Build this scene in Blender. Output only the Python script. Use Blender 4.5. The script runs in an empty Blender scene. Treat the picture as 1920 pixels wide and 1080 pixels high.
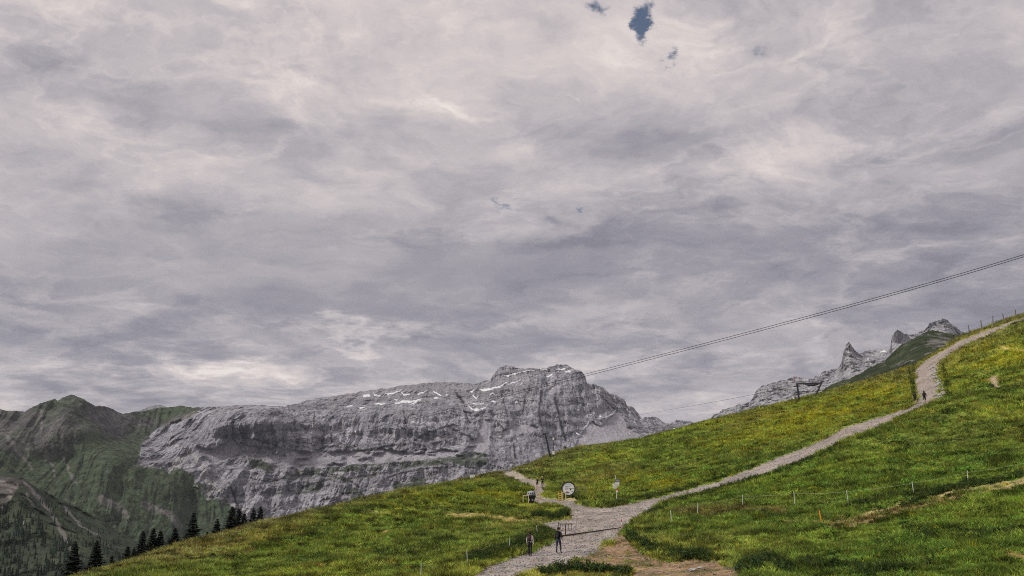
import bpy, bmesh, math, random
import numpy as np
from mathutils import Vector, Matrix

R = math.radians
random.seed(7)
RNG = np.random.default_rng(11)
sc = bpy.context.scene
C = sc.collection

# ------------------------------------------------------------------ camera
F = 1700.0                       # focal length in pixels of a 1920 x 1080 frame
HORIZ = 940.0                    # row of the horizon
PITCH = math.atan((HORIZ - 540.0) / F)
cam_d = bpy.data.cameras.new('camera')
cam_d.sensor_width = 36.0
cam_d.lens = 36.0 * F / 1920.0
cam_d.clip_start = 0.5
cam_d.clip_end = 60000.0
cam = bpy.data.objects.new('camera', cam_d)
cam.rotation_euler = (math.pi / 2 + PITCH, 0, 0)
C.objects.link(cam)
sc.camera = cam

# ------------------------------------------------------------------ light
SUN_EL, SUN_AZ = 42.0, -116.0     # azimuth from +Y towards +X, degrees
sun_d = bpy.data.lights.new('sun', 'SUN')
sun_d.energy = 1.5
sun_d.angle = R(10)
sun_d.color = (1.0, 0.95, 0.87)
sun = bpy.data.objects.new('sun', sun_d)
sdir = Vector((math.sin(R(SUN_AZ)) * math.cos(R(SUN_EL)), math.cos(R(SUN_AZ)) * math.cos(R(SUN_EL)), math.sin(R(SUN_EL))))
sun.rotation_euler = sdir.to_track_quat('Z', 'Y').to_euler()
C.objects.link(sun)

sc.view_settings.view_transform = 'Standard'
sc.view_settings.look = 'None'
sc.view_settings.exposure = 0.8
sc.view_settings.gamma = 1.0
sc.view_settings.use_curve_mapping = False
sc.render.engine = 'CYCLES'
sc.cycles.max_bounces = 5
sc.cycles.diffuse_bounces = 3
sc.cycles.volume_bounces = 1
sc.cycles.use_denoising = False
sc.cycles.filter_width = 1.0


class NT:
    """small helper to write node trees"""
    def __init__(self, tree):
        self.t = tree
    def n(self, kind, **kw):
        nd = self.t.nodes.new(kind)
        for k, v in kw.items():
            setattr(nd, k, v)
        return nd
    def put(self, sock, val):
        if isinstance(val, bpy.types.NodeSocket):
            self.t.links.new(val, sock)
        elif val is not None:
            sock.default_value = val
    def math(self, op, a, b=None, c=None, clamp=False):
        nd = self.n('ShaderNodeMath', operation=op, use_clamp=clamp)
        self.put(nd.inputs[0], a); self.put(nd.inputs[1], b); self.put(nd.inputs[2], c)
        return nd.outputs[0]
    def comb(self, x, y, z=0.0):
        nd = self.n('ShaderNodeCombineXYZ')
        for i, v in enumerate((x, y, z)):
            self.put(nd.inputs[i], v)
        return nd.outputs[0]
    def noise(self, vec, scale, detail=4.0, rough=0.5, dist=0.0, lac=2.0):
        nd = self.n('ShaderNodeTexNoise')
        self.put(nd.inputs['Vector'], vec)
        nd.inputs['Scale'].default_value = scale
        nd.inputs['Detail'].default_value = detail
        nd.inputs['Roughness'].default_value = rough
        nd.inputs['Lacunarity'].default_value = lac
        nd.inputs['Distortion'].default_value = dist
        return nd.outputs['Fac']
    def ramp(self, fac, stops, interp='LINEAR'):
        nd = self.n('ShaderNodeValToRGB')
        nd.color_ramp.interpolation = interp
        while len(nd.color_ramp.elements) < len(stops):
            nd.color_ramp.elements.new(0.5)
        for e, (p, c) in zip(nd.color_ramp.elements, stops):
            e.position = p
            e.color = (*c, 1.0) if len(c) == 3 else c
        self.put(nd.inputs[0], fac)
        return nd.outputs[0]
    def mix(self, fac, a, b, blend='MIX'):
        nd = self.n('ShaderNodeMix', data_type='RGBA', blend_type=blend)
        self.put(nd.inputs[0], fac); self.put(nd.inputs[6], a); self.put(nd.inputs[7], b)
        return nd.outputs[2]
    def maprange(self, v, a, b, c=0.0, d=1.0, kind='SMOOTHSTEP'):
        nd = self.n('ShaderNodeMapRange', interpolation_type=kind)
        self.put(nd.inputs[0], v)
        for i, x in enumerate((a, b, c, d)):
            nd.inputs[i + 1].default_value = x
        return nd.outputs[0]


def ray(u, v):
    """unit-free world direction through a point of the photograph (scalars or arrays)"""
    x = (np.asarray(u, float) - 960.0) / F
    y = (540.0 - np.asarray(v, float)) / F
    cp, sp = math.cos(PITCH), math.sin(PITCH)
    return x, cp - y * sp, sp + y * cp


def azel(u, v):
    x, y, z = ray(u, v)
    return float(np.arctan2(x, y)), float(np.arctan2(z, np.hypot(x, y)))


def build_world():
    w = bpy.data.worlds.new('World')
    sc.world = w
    w.use_nodes = True
    w.cycles.sampling_method = 'MANUAL'
    w.cycles.sample_map_resolution = 256
    t = w.node_tree
    t.nodes.clear()
    N = NT(t)
    out = N.n('ShaderNodeOutputWorld')
    bg = N.n('ShaderNodeBackground')
    t.links.new(bg.outputs[0], out.inputs[0])
    sky = N.n('ShaderNodeTexSky', sky_type='NISHITA', sun_disc=False)
    sky.sun_elevation = R(SUN_EL)
    sky.sun_rotation = R(SUN_AZ)
    sky.altitude = 1900.0
    tc = N.n('ShaderNodeTexCoord')
    sep = N.n('ShaderNodeSeparateXYZ')
    t.links.new(tc.outputs['Generated'], sep.inputs[0])
    x, y, z = sep.outputs
    zc = N.math('MAXIMUM', z, 0.0)
    den = N.math('ADD', zc, 0.16)
    px = N.math('DIVIDE', x, den)
    py = N.math('DIVIDE', y, den)
    flat = N.comb(px, py, 0.3)                       # the cloud deck seen in perspective
    # domain warp
    wn = N.n('ShaderNodeTexNoise')
    t.links.new(flat, wn.inputs['Vector'])
    wn.inputs['Scale'].default_value = 1.3
    wn.inputs['Detail'].default_value = 7.0
    wn.inputs['Roughness'].default_value = 0.6
    wadd = N.n('ShaderNodeVectorMath', operation='MULTIPLY_ADD')
    t.links.new(wn.outputs['Color'], wadd.inputs[0])
    wadd.inputs[1].default_value = (0.75, 0.75, 0.5)
    t.links.new(flat, wadd.inputs[2])
    warped = wadd.outputs[0]
    n1 = N.noise(warped, 0.8, 5.0, 0.5)
    n2 = N.noise(warped, 2.3, 10.0, 0.6)
    n3 = N.noise(warped, 6.5, 8.0, 0.62)
    # lumpy undersides: crests of billows, bright where the deck thins
    bl = N.noise(warped, 3.4, 7.0, 0.55, 0.3)
    billow = N.math('ABSOLUTE', N.math('SUBTRACT', bl, 0.5))
    # streaky layer that stretches along the view near the horizon
    fl2 = N.comb(N.math('MULTIPLY', px, 0.9), N.math('MULTIPLY', py, 1.7), 4.0)
    n4 = N.noise(fl2, 1.5, 9.0, 0.6, 0.5)
    val = N.math('MULTIPLY_ADD', N.math('SUBTRACT', n1, 0.5), 0.50, 0.50)
    val = N.math('MULTIPLY_ADD', N.math('SUBTRACT', n2, 0.5), 0.62, val)
    val = N.math('MULTIPLY_ADD', N.math('SUBTRACT', n3, 0.5), 0.42, val)
    val = N.math('MULTIPLY_ADD', N.math('SUBTRACT', n4, 0.5), 0.30, val)
    val = N.math('MULTIPLY_ADD', N.math('SUBTRACT', billow, 0.09), -0.55, val)
    fl3 = N.comb(px, N.math('MULTIPLY', py, 1.25), 9.0)
    wadd2 = N.n('ShaderNodeVectorMath', operation='MULTIPLY_ADD')
    t.links.new(wn.outputs['Color'], wadd2.inputs[0]); wadd2.inputs[1].default_value = (0.5, 0.5, 0.3); t.links.new(fl3, wadd2.inputs[2])
    big = N.noise(flat, 0.9, 2.0, 0.5)
    for scl_, lo_, amp_, rim_ in ((1.2, 0.49, -0.10, 0.045), (3.0, 0.53, -0.09, 0.060)):
        q = N.noise(wadd2.outputs[0], scl_, 10.0, 0.60, 0.25)
        q = N.math('MULTIPLY_ADD', N.math('SUBTRACT', big, 0.5), 0.35, q)
        body = N.maprange(q, lo_, lo_ + 0.10)
        val = N.math('MULTIPLY_ADD', body, amp_, val)
        e_ = N.math('DIVIDE', N.math('SUBTRACT', q, lo_ - 0.012), 0.022)
        rim = N.math('EXPONENT', N.math('MULTIPLY', N.math('MULTIPLY', e_, e_), -1.0))
        val = N.math('MULTIPLY_ADD', N.math('MULTIPLY', rim, n2), rim_ * 2.0, val)
    val = N.math('ADD', val, 0.045)
    # broad banks of thinner and thicker cloud, in azimuth and elevation
    az = N.math('ARCTAN2', x, y)
    el = N.math('ARCSINE', z)
    wz = N.noise(flat, 2.6, 6.0, 0.6)
    wz2 = N.noise(N.comb(py, px, 2.0), 2.6, 6.0, 0.6)
    azw = N.math('MULTIPLY_ADD', N.math('SUBTRACT', wz, 0.5), 0.30, az)
    elw = N.math('MULTIPLY_ADD', N.math('SUBTRACT', wz2, 0.5), 0.13, el)
    def bank(u, v, ru, rv, azs=azw, els=elw, tilt=0.0):
        a0, e0 = azel(u, v)
        da = N.math('SUBTRACT', azs, a0)
        de = N.math('SUBTRACT', els, e0)
        if tilt:
            de = N.math('MULTIPLY_ADD', da, tilt, de)
        da = N.math('DIVIDE', da, ru / F)
        de = N.math('DIVIDE', de, rv / F)
        r2 = N.math('MULTIPLY_ADD', da, da, N.math('MULTIPLY', de, de))
        return N.math('EXPONENT', N.math('MULTIPLY', r2, -1.0))
    for (u, v, ru, rv, amp, tl) in SKY_BANKS:
        val = N.math('MULTIPLY_ADD', bank(u, v, ru, rv, tilt=tl), amp, val)
    veil = N.math('MAXIMUM', bank(330, 500, 520, 75), bank(820, 520, 260, 90))
    veil = N.math('MULTIPLY', veil, 0.62)
    val = N.math('ADD', N.math('MULTIPLY', val, N.math('SUBTRACT', 1.0, veil)), N.math('MULTIPLY', veil, 0.43))
    for (u, v, ru, rv, amp, tl) in SKY_FEATURES:
        val = N.math('MULTIPLY_ADD', bank(u, v, ru, rv, tilt=tl), amp, val)
    cloud = N.ramp(val, [(0.12, (0.192, 0.188, 0.226)), (0.32, (0.272, 0.262, 0.296)), (0.47, (0.368, 0.347, 0.368)),
                         (0.60, (0.462, 0.426, 0.435)), (0.74, (0.565, 0.515, 0.500)), (0.92, (0.720, 0.665, 0.620))])
    # small gaps through which the blue shows
    fine = N.noise(warped, 7.0, 8.0, 0.68)
    fine2 = N.noise(flat, 8.0, 8.0, 0.68)
    azf = N.math('MULTIPLY_ADD', N.math('SUBTRACT', fine2, 0.5), 0.10, az)
    elf = N.math('MULTIPLY_ADD', N.math('SUBTRACT', fine, 0.5), 0.07, el)
    gap = None
    for (u, v, ru, rv, amp, tl) in SKY_GAPS:
        g = N.math('MULTIPLY', bank(u, v, ru, rv, azf, elf, tl), amp)
        gap = g if gap is None else N.math('MAXIMUM', gap, g)
    gap = N.math('MULTIPLY_ADD', N.math('SUBTRACT', N.noise(flat, 26.0, 6.0, 0.7), 0.5), 1.1, gap)
    gap = N.math('MULTIPLY', N.maprange(gap, 0.36, 1.05), 0.96)
    blue = N.mix(1.0, sky.outputs[0], (0.06, 0.06, 0.06, 1.0), 'MULTIPLY')
    cloud = N.mix(1.0, cloud, (1.0, 0.99, 1.0, 1.0), 'MULTIPLY')
    col = N.mix(gap, cloud, blue)
    t.links.new(col, bg.inputs['Color'])
    bg.inputs['Strength'].default_value = SKY_STRENGTH
    return w

SKY_STRENGTH = 0.69
HAZE = 1.2e-5
SKY_BANKS = [  # u, v, radius u, radius v, amount, tilt
    (230, 170, 460, 180, 0.10, 0.0), (600, 380, 220, 60, 0.08, 0.0), (1720, 430, 460, 130, -0.21, 0.1), (1250, 490, 300, 70, -0.14, 0.0),
    (900, 545, 330, 55, -0.10, 0.0), (1170, 240, 260, 70, -0.09, 0.0), (1650, 110, 300, 90, 0.07, 0.0), (700, 90, 260, 50, -0.07, 0.0),
    (1300, 320, 230, 30, 0.12, -0.15), (1610, 262, 160, 26, 0.12, -0.1), (1250, 690, 360, 70, 0.03, 0.0), (1000, 425, 140, 22, 0.12, 0.0)]
SKY_FEATURES = [
    (960, 660, 1900, 170, -0.11, 0.0), (1500, 520, 600, 90, -0.04, 0.1),     (120, 640, 360, 38, -0.16, 0.0), (600, 588, 360, 34, -0.12, 0.0), (700, 633, 130, 10, 0.27, 0.0), (860, 612, 120, 13, 0.20, -0.1), (430, 700, 190, 22, 0.36, 0.06),
    (190, 690, 70, 8, 0.20, 0.0), (140, 727, 170, 13, -0.14, 0.0), (1050, 452, 120, 12, -0.22, 0.0), (1010, 415, 24, 14, -0.22, 0.0), (830, 215, 80, 8, 0.20, 0.1), (90, 85, 60, 22, -0.14, -0.4),
    (390, 400, 140, 15, -0.09, 0.0), (1140, 530, 90, 10, -0.10, 0.0), (960, 575, 220, 18, -0.08, 0.0), (1830, 540, 140, 50, -0.05, 0.2)]
SKY_GAPS = [(1203, 46, 25, 33, 1.35, 0.0), (1250, 105, 14, 22, 0.85, 0.0), (1112, 18, 26, 22, 0.75, 0.0), (943, 385, 34, 14, 0.78, 0.3),
            (1082, 391, 20, 7, 0.8, 0.0), (1440, 85, 20, 20, 0.62, 0.0)]
build_world()

# ------------------------------------------------------------------ numeric tools
_perm = np.random.default_rng(3).permutation(256)
_perm = np.concatenate([_perm, _perm, _perm])
_g = np.random.default_rng(4).normal(size=(256, 3))
_g /= np.linalg.norm(_g, axis=1)[:, None]
_cos = np.cos(np.arange(256) * 2 * math.pi / 256); _sin = np.sin(np.arange(256) * 2 * math.pi / 256)

def perlin2(x, y, s):
    x = np.asarray(x, float); y = np.asarray(y, float)
    xi = np.floor(x).astype(np.int64); yi = np.floor(y).astype(np.int64)
    xf, yf = x - xi, y - yi
    u = xf * xf * xf * (xf * (xf * 6 - 15) + 10); v = yf * yf * yf * (yf * (yf * 6 - 15) + 10)
    res = 0.0
    for i in (0, 1):
        for j in (0, 1):
            h = _perm[_perm[(xi + i + s) & 255] + ((yi + j) & 255)]
            res = res + (_cos[h] * (xf - i) + _sin[h] * (yf - j)) * (u if i else 1 - u) * (v if j else 1 - v)
    return res * 1.4

def perlin(x, y, z):
    if np.ndim(z) == 0 and np.ndim(y) > 0:
        return perlin2(x, y, int(abs(z) * 10))
    x = np.asarray(x, float); y = np.broadcast_to(np.asarray(y, float), x.shape); z = np.broadcast_to(np.asarray(z, float), x.shape)
    xi = np.floor(x).astype(np.int64); yi = np.floor(y).astype(np.int64); zi = np.floor(z).astype(np.int64)
    xf, yf, zf = x - xi, y - yi, z - zi
    xi &= 255; yi &= 255; zi &= 255
    u = xf * xf * xf * (xf * (xf * 6 - 15) + 10)
    v = yf * yf * yf * (yf * (yf * 6 - 15) + 10)
    w = zf * zf * zf * (zf * (zf * 6 - 15) + 10)
    res = 0.0
    for i in (0, 1):
        for j in (0, 1):
            for k in (0, 1):
                h = _perm[_perm[_perm[(xi + i) & 255] + ((yi + j) & 255)] + ((zi + k) & 255)]
                gr = _g[h]
                d = gr[..., 0] * (xf - i) + gr[..., 1] * (yf - j) + gr[..., 2] * (zf - k)
                res = res + d * (u if i else 1 - u) * (v if j else 1 - v) * (w if k else 1 - w)
    return res * 1.5

def fbm(x, y, z, octaves=5, gain=0.5, lac=2.03):
    s, a, f, tot = 0.0, 1.0, 1.0, 0.0
    for o in range(octaves):
        s = s + a * perlin(x * f + 17.3 * o, y * f + 5.1 * o, z * f + 9.7 * o)
        tot += a; a *= gain; f *= lac
    return s / tot

def ridged(x, y, z, octaves=5, gain=0.5, lac=2.07):
    s, a, f, tot = 0.0, 1.0, 1.0, 0.0
    for o in range(octaves):
        n = 1.0 - np.abs(perlin(x * f + 31.7 * o, y * f + 3.9 * o, z * f + 12.1 * o)) * 2.0
        s = s + a * n
        tot += a; a *= gain; f *= lac
    return s / tot

class TPS:
    def __init__(self, pts, vals, lam=0.0):
        p = np.asarray(pts, float)
        self.mu = p.mean(0); self.sc = p.std()
        p = (p - self.mu) / self.sc
        n = len(p)
        K = self._phi(p, p) + lam * np.eye(n)
        P = np.hstack([np.ones((n, 1)), p])
        A = np.zeros((n + 3, n + 3))
        A[:n, :n] = K; A[:n, n:] = P; A[n:, :n] = P.T
        self.w = np.linalg.solve(A, np.concatenate([np.asarray(vals, float), np.zeros(3)]))
        self.p = p
    @staticmethod
    def _phi(a, b):
        r2 = ((a[:, None, :] - b[None]) ** 2).sum(-1)
        return 0.5 * r2 * np.log(np.maximum(r2, 1e-12))
    def __call__(self, x, y):
        q = np.stack([np.ravel(x), np.ravel(y)], 1)
        q = (q - self.mu) / self.sc
        out = np.empty(len(q))
        for s in range(0, len(q), 40000):
            c = q[s:s + 40000]
            out[s:s + 40000] = self._phi(c, self.p) @ self.w[:-3] + self.w[-3] + c @ self.w[-2:]
        return out.reshape(np.shape(x))

def inpoly(u, v, poly):
    u = np.asarray(u); v = np.asarray(v)
    p = np.asarray(poly, float)
    res = np.zeros(u.shape, bool)
    lo, hi = p.min(0), p.max(0)
    box = (u > lo[0]) & (u < hi[0]) & (v > lo[1]) & (v < hi[1])
    if not box.any():
        return res
    uu, vv = u[box], v[box]
    r = np.zeros(uu.shape, bool)
    j = len(p) - 1
    for i in range(len(p)):
        xi, yi = p[i]; xj, yj = p[j]
        if yi != yj:
            cond = ((yi > vv) != (yj > vv)) & (uu < (xj - xi) * (vv - yi) / (yj - yi) + xi)
            r ^= cond
        j = i
    res[box] = r
    return res

def segdist(u, v, line):
    """distance in photo pixels to a polyline"""
    best = np.full(np.shape(u), 1e9)
    for (x0, y0), (x1, y1) in zip(line[:-1], line[1:]):
        dx, dy = x1 - x0, y1 - y0
        t = np.clip(((u - x0) * dx + (v - y0) * dy) / (dx * dx + dy * dy), 0, 1)
        best = np.minimum(best, np.hypot(u - x0 - t * dx, v - y0 - t * dy))
    return best

def polyval(line, u):
    a = np.asarray(line, float)
    return np.interp(u, a[:, 0], a[:, 1])

def smooth(a, b, x):
    t = np.clip((x - a) / (b - a), 0, 1)
    return t * t * (3 - 2 * t)

def project(x, y, z):
    cp, sp = math.cos(PITCH), math.sin(PITCH)
    f = y * cp + z * sp
    up = -y * sp + z * cp
    f = np.where(np.abs(f) < 1e-6, 1e-6, f)
    return np.where(f > 0, 960 + F * x / f, -9999.0), np.where(f > 0, 540 - F * up / f, 9999.0)

# ------------------------------------------------------------------ object tools
def tag(o, label=None, cat=None, group=None, kind=None):
    if label: o['label'] = label
    if cat: o['category'] = cat
    if group: o['group'] = group
    if kind: o['kind'] = kind
    return o

def empty(name, loc=(0, 0, 0), rz=0.0):
    o = bpy.data.objects.new(name, None)
    o.empty_display_size = 0.3
    o.location = loc
    o.rotation_euler = (0, 0, rz)
    C.objects.link(o)
    return o

def link_mesh(name, me, parent=None):
    o = bpy.data.objects.new(name, me)
    C.objects.link(o)
    if parent is not None:
        o.parent = parent
    return o

def np_mesh(name, verts, faces, mat=None, cols=None, smooth_shade=True):
    """mesh from arrays; faces (n,4) or (n,3); cols per vertex"""
    me = bpy.data.meshes.new(name)
    verts = np.asarray(verts, np.float32); faces = np.asarray(faces, np.int32)
    k = faces.shape[1]
    me.vertices.add(len(verts)); me.vertices.foreach_set('co', verts.ravel())
    me.loops.add(faces.size); me.loops.foreach_set('vertex_index', faces.ravel())
    me.polygons.add(len(faces))
    me.polygons.foreach_set('loop_start', np.arange(0, faces.size, k, dtype=np.int32))
    me.polygons.foreach_set('use_smooth', np.full(len(faces), smooth_shade))
    if cols is not None:
        a = me.color_attributes.new('col', 'FLOAT_COLOR', 'POINT')
        c4 = np.ones((len(verts), 4), np.float32); c4[:, :cols.shape[1]] = cols
        a.data.foreach_set('color', c4.ravel())
    me.update(calc_edges=True)
    if mat: me.materials.append(mat)
    return me

def compact(verts, faces, cols=None):
    used = np.unique(faces)
    idx = np.full(len(verts), -1, np.int64); idx[used] = np.arange(len(used))
    return verts[used], idx[faces], (None if cols is None else cols[used])

class MB:
    """collects shapes, then links them as one mesh object"""
    def __init__(self):
        self.bm = bmesh.new()
    def box(self, c, s, rot=None, bev=0.0):
        r = bmesh.ops.create_cube(self.bm, size=1.0)
        m = Matrix.Translation(Vector(c)) @ (rot.to_4x4() if rot is not None else Matrix.Identity(4)) @ Matrix.Diagonal((*s, 1))
        bmesh.ops.transform(self.bm, matrix=m, verts=r['verts'])
        if bev > 0:
            ed = list({e for v in r['verts'] for e in v.link_edges})
            bmesh.ops.bevel(self.bm, geom=ed, offset=bev, segments=1, affect='EDGES')
        return self
    def tube(self, pts, rad, seg=8, caps=True):
        pts = [Vector(p) for p in pts]
        rads = rad if isinstance(rad, (list, tuple)) else [rad] * len(pts)
        rings = []
        for i, p in enumerate(pts):
            t = (pts[min(i + 1, len(pts) - 1)] - pts[max(i - 1, 0)]).normalized()
            a = t.orthogonal().normalized() if i == 0 else (rings_x - t * rings_x.dot(t)).normalized()
            rings_x = a
            b = t.cross(a)
            rings.append([self.bm.verts.new(p + (a * math.cos(q) + b * math.sin(q)) * rads[i]) for q in [2 * math.pi * k / seg for k in range(seg)]])
        for r0, r1 in zip(rings[:-1], rings[1:]):
            for k in range(seg):
                self.bm.faces.new((r0[k], r0[(k + 1) % seg], r1[(k + 1) % seg], r1[k]))
        if caps:
            self.bm.faces.new(rings[0][::-1]); self.bm.faces.new(rings[-1])
        return self
    def lathe(self, prof, seg=20, c=(0, 0, 0), axis='Z'):
        rings = []
        for r, h in prof:
            ring = []
            for k in range(seg):
                q = 2 * math.pi * k / seg
                if axis == 'Z':
                    p = (c[0] + r * math.cos(q), c[1] + r * math.sin(q), c[2] + h)
                else:
                    p = (c[0] + r * math.cos(q), c[1] + h, c[2] + r * math.sin(q))
                ring.append(self.bm.verts.new(p))
            rings.append(ring)
        for r0, r1 in zip(rings[:-1], rings[1:]):
            for k in range(seg):
                self.bm.faces.new((r0[k], r0[(k + 1) % seg], r1[(k + 1) % seg], r1[k]))
        self.bm.faces.new(rings[0][::-1]); self.bm.faces.new(rings[-1])
        return self
    def ring(self, prof, seg, c):
        """closed profile (radius, depth) turned about the y axis"""
        rings = [[self.bm.verts.new((c[0] + r * math.cos(2 * math.pi * k / seg), c[1] + h, c[2] + r * math.sin(2 * math.pi * k / seg))) for k in range(seg)] for r, h in prof]
        for r0, r1 in zip(rings, rings[1:] + rings[:1]):
            for k in range(seg):
                self.bm.faces.new((r0[k], r0[(k + 1) % seg], r1[(k + 1) % seg], r1[k]))
        return self
    def build(self, name, mat, parent=None, smooth_shade=False):
        bmesh.ops.recalc_face_normals(self.bm, faces=self.bm.faces)
        me = bpy.data.meshes.new(name)
        self.bm.to_mesh(me); self.bm.free()
        if smooth_shade:
            me.polygons.foreach_set('use_smooth', [True] * len(me.polygons))
        me.materials.append(mat)
        return link_mesh(name, me, parent)

# ------------------------------------------------------------------ materials
def mat_plain(name, col, rough=0.7, var=0.18, scale=6.0, metal=0.0, bump=0.0):
    m = bpy.data.materials.new(name); m.use_nodes = True
    N = NT(m.node_tree); b = m.node_tree.nodes['Principled BSDF']
    tc = N.n('ShaderNodeTexCoord')
    nz = N.noise(tc.outputs['Object'], scale, 5.0, 0.6)
    c1 = tuple(c * (1 - var) for c in col); c2 = tuple(min(1, c * (1 + var)) for c in col)
    m.node_tree.links.new(N.ramp(nz, [(0.3, c1), (0.7, c2)]), b.inputs['Base Color'])
    b.inputs['Roughness'].default_value = rough
    b.inputs['Metallic'].default_value = metal
    b.inputs['Specular IOR Level'].default_value = 0.3
    if bump:
        bp = N.n('ShaderNodeBump'); bp.inputs['Strength'].default_value = bump
        bp.inputs['Distance'].default_value = 0.02
        m.node_tree.links.new(N.noise(tc.outputs['Object'], scale * 5, 4.0, 0.6), bp.inputs['Height'])
        m.node_tree.links.new(bp.outputs[0], b.inputs['Normal'])
    return m

def mat_ground(name, scale, lo, hi, bump_scale, bump_dist, bump=0.6, rough=0.95, streak=None, fine=None):
    """vertex colour times procedural mottling, with relief"""
    m = bpy.data.materials.new(name); m.use_nodes = True
    N = NT(m.node_tree); b = m.node_tree.nodes['Principled BSDF']; L = m.node_tree.links
    at = N.n('ShaderNodeAttribute', attribute_name='col')
    tc = N.n('ShaderNodeTexCoord')
    nz = N.noise(tc.outputs['Object'], scale, 8.0, 0.65)
    g = N.ramp(nz, [(0.32, (lo,) * 3), (0.68, (hi,) * 3)])
    col = N.mix(at.outputs['Alpha'], at.outputs['Color'], g, 'MULTIPLY')
    if streak:
        mp = N.n('ShaderNodeMapping'); mp.inputs['Scale'].default_value = streak[1]
        L.new(tc.outputs['Object'], mp.inputs['Vector'])
        s = N.noise(mp.outputs[0], streak[0], 7.0, 0.65, 0.6)
        col = N.mix(at.outputs['Alpha'], col, N.ramp(s, [(0.30, (streak[2],) * 3), (0.70, (streak[3],) * 3)]), 'MULTIPLY')
    if fine:
        vo = N.n('ShaderNodeTexVoronoi'); vo.inputs['Scale'].default_value = fine[0]
        L.new(tc.outputs['Object'], vo.inputs['Vector'])
        sp = N.n('ShaderNodeSeparateColor'); L.new(vo.outputs['Color'], sp.inputs[0])
        col = N.mix(1.0, col, N.ramp(sp.outputs[0], [(0.0, (fine[1],) * 3), (1.0, (fine[2],) * 3)]), 'MULTIPLY')
    L.new(col, b.inputs['Base Color'])
    b.inputs['Roughness'].default_value = rough
    b.inputs['Specular IOR Level'].default_value = 0.1
    bp = N.n('ShaderNodeBump'); bp.inputs['Strength'].default_value = bump; bp.inputs['Distance'].default_value = bump_dist
    L.new(N.noise(tc.outputs['Object'], bump_scale, 6.0, 0.65), bp.inputs['Height'])
    L.new(bp.outputs[0], b.inputs['Normal'])
    return m

def mat_instance(name, rough=0.8, sheen=0.0, trans=0.25):
    """colour carried by each scattered piece, a little varied"""
    m = bpy.data.materials.new(name); m.use_nodes = True
    N = NT(m.node_tree); b = m.node_tree.nodes['Principled BSDF']; L = m.node_tree.links
    at = N.n('ShaderNodeAttribute', attribute_name='tint', attribute_type='INSTANCER')
    L.new(at.outputs['Color'], b.inputs['Base Color'])
    b.inputs['Roughness'].default_value = rough
    b.inputs['Specular IOR Level'].default_value = 0.15
    if trans > 0:
        tr = N.n('ShaderNodeBsdfTranslucent'); L.new(at.outputs['Color'], tr.inputs['Color'])
        mx = N.n('ShaderNodeMixShader'); mx.inputs[0].default_value = trans
        L.new(b.outputs[0], mx.inputs[1]); L.new(tr.outputs[0], mx.inputs[2])
        L.new(mx.outputs[0], m.node_tree.nodes['Material Output'].inputs['Surface'])
    return m

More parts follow.
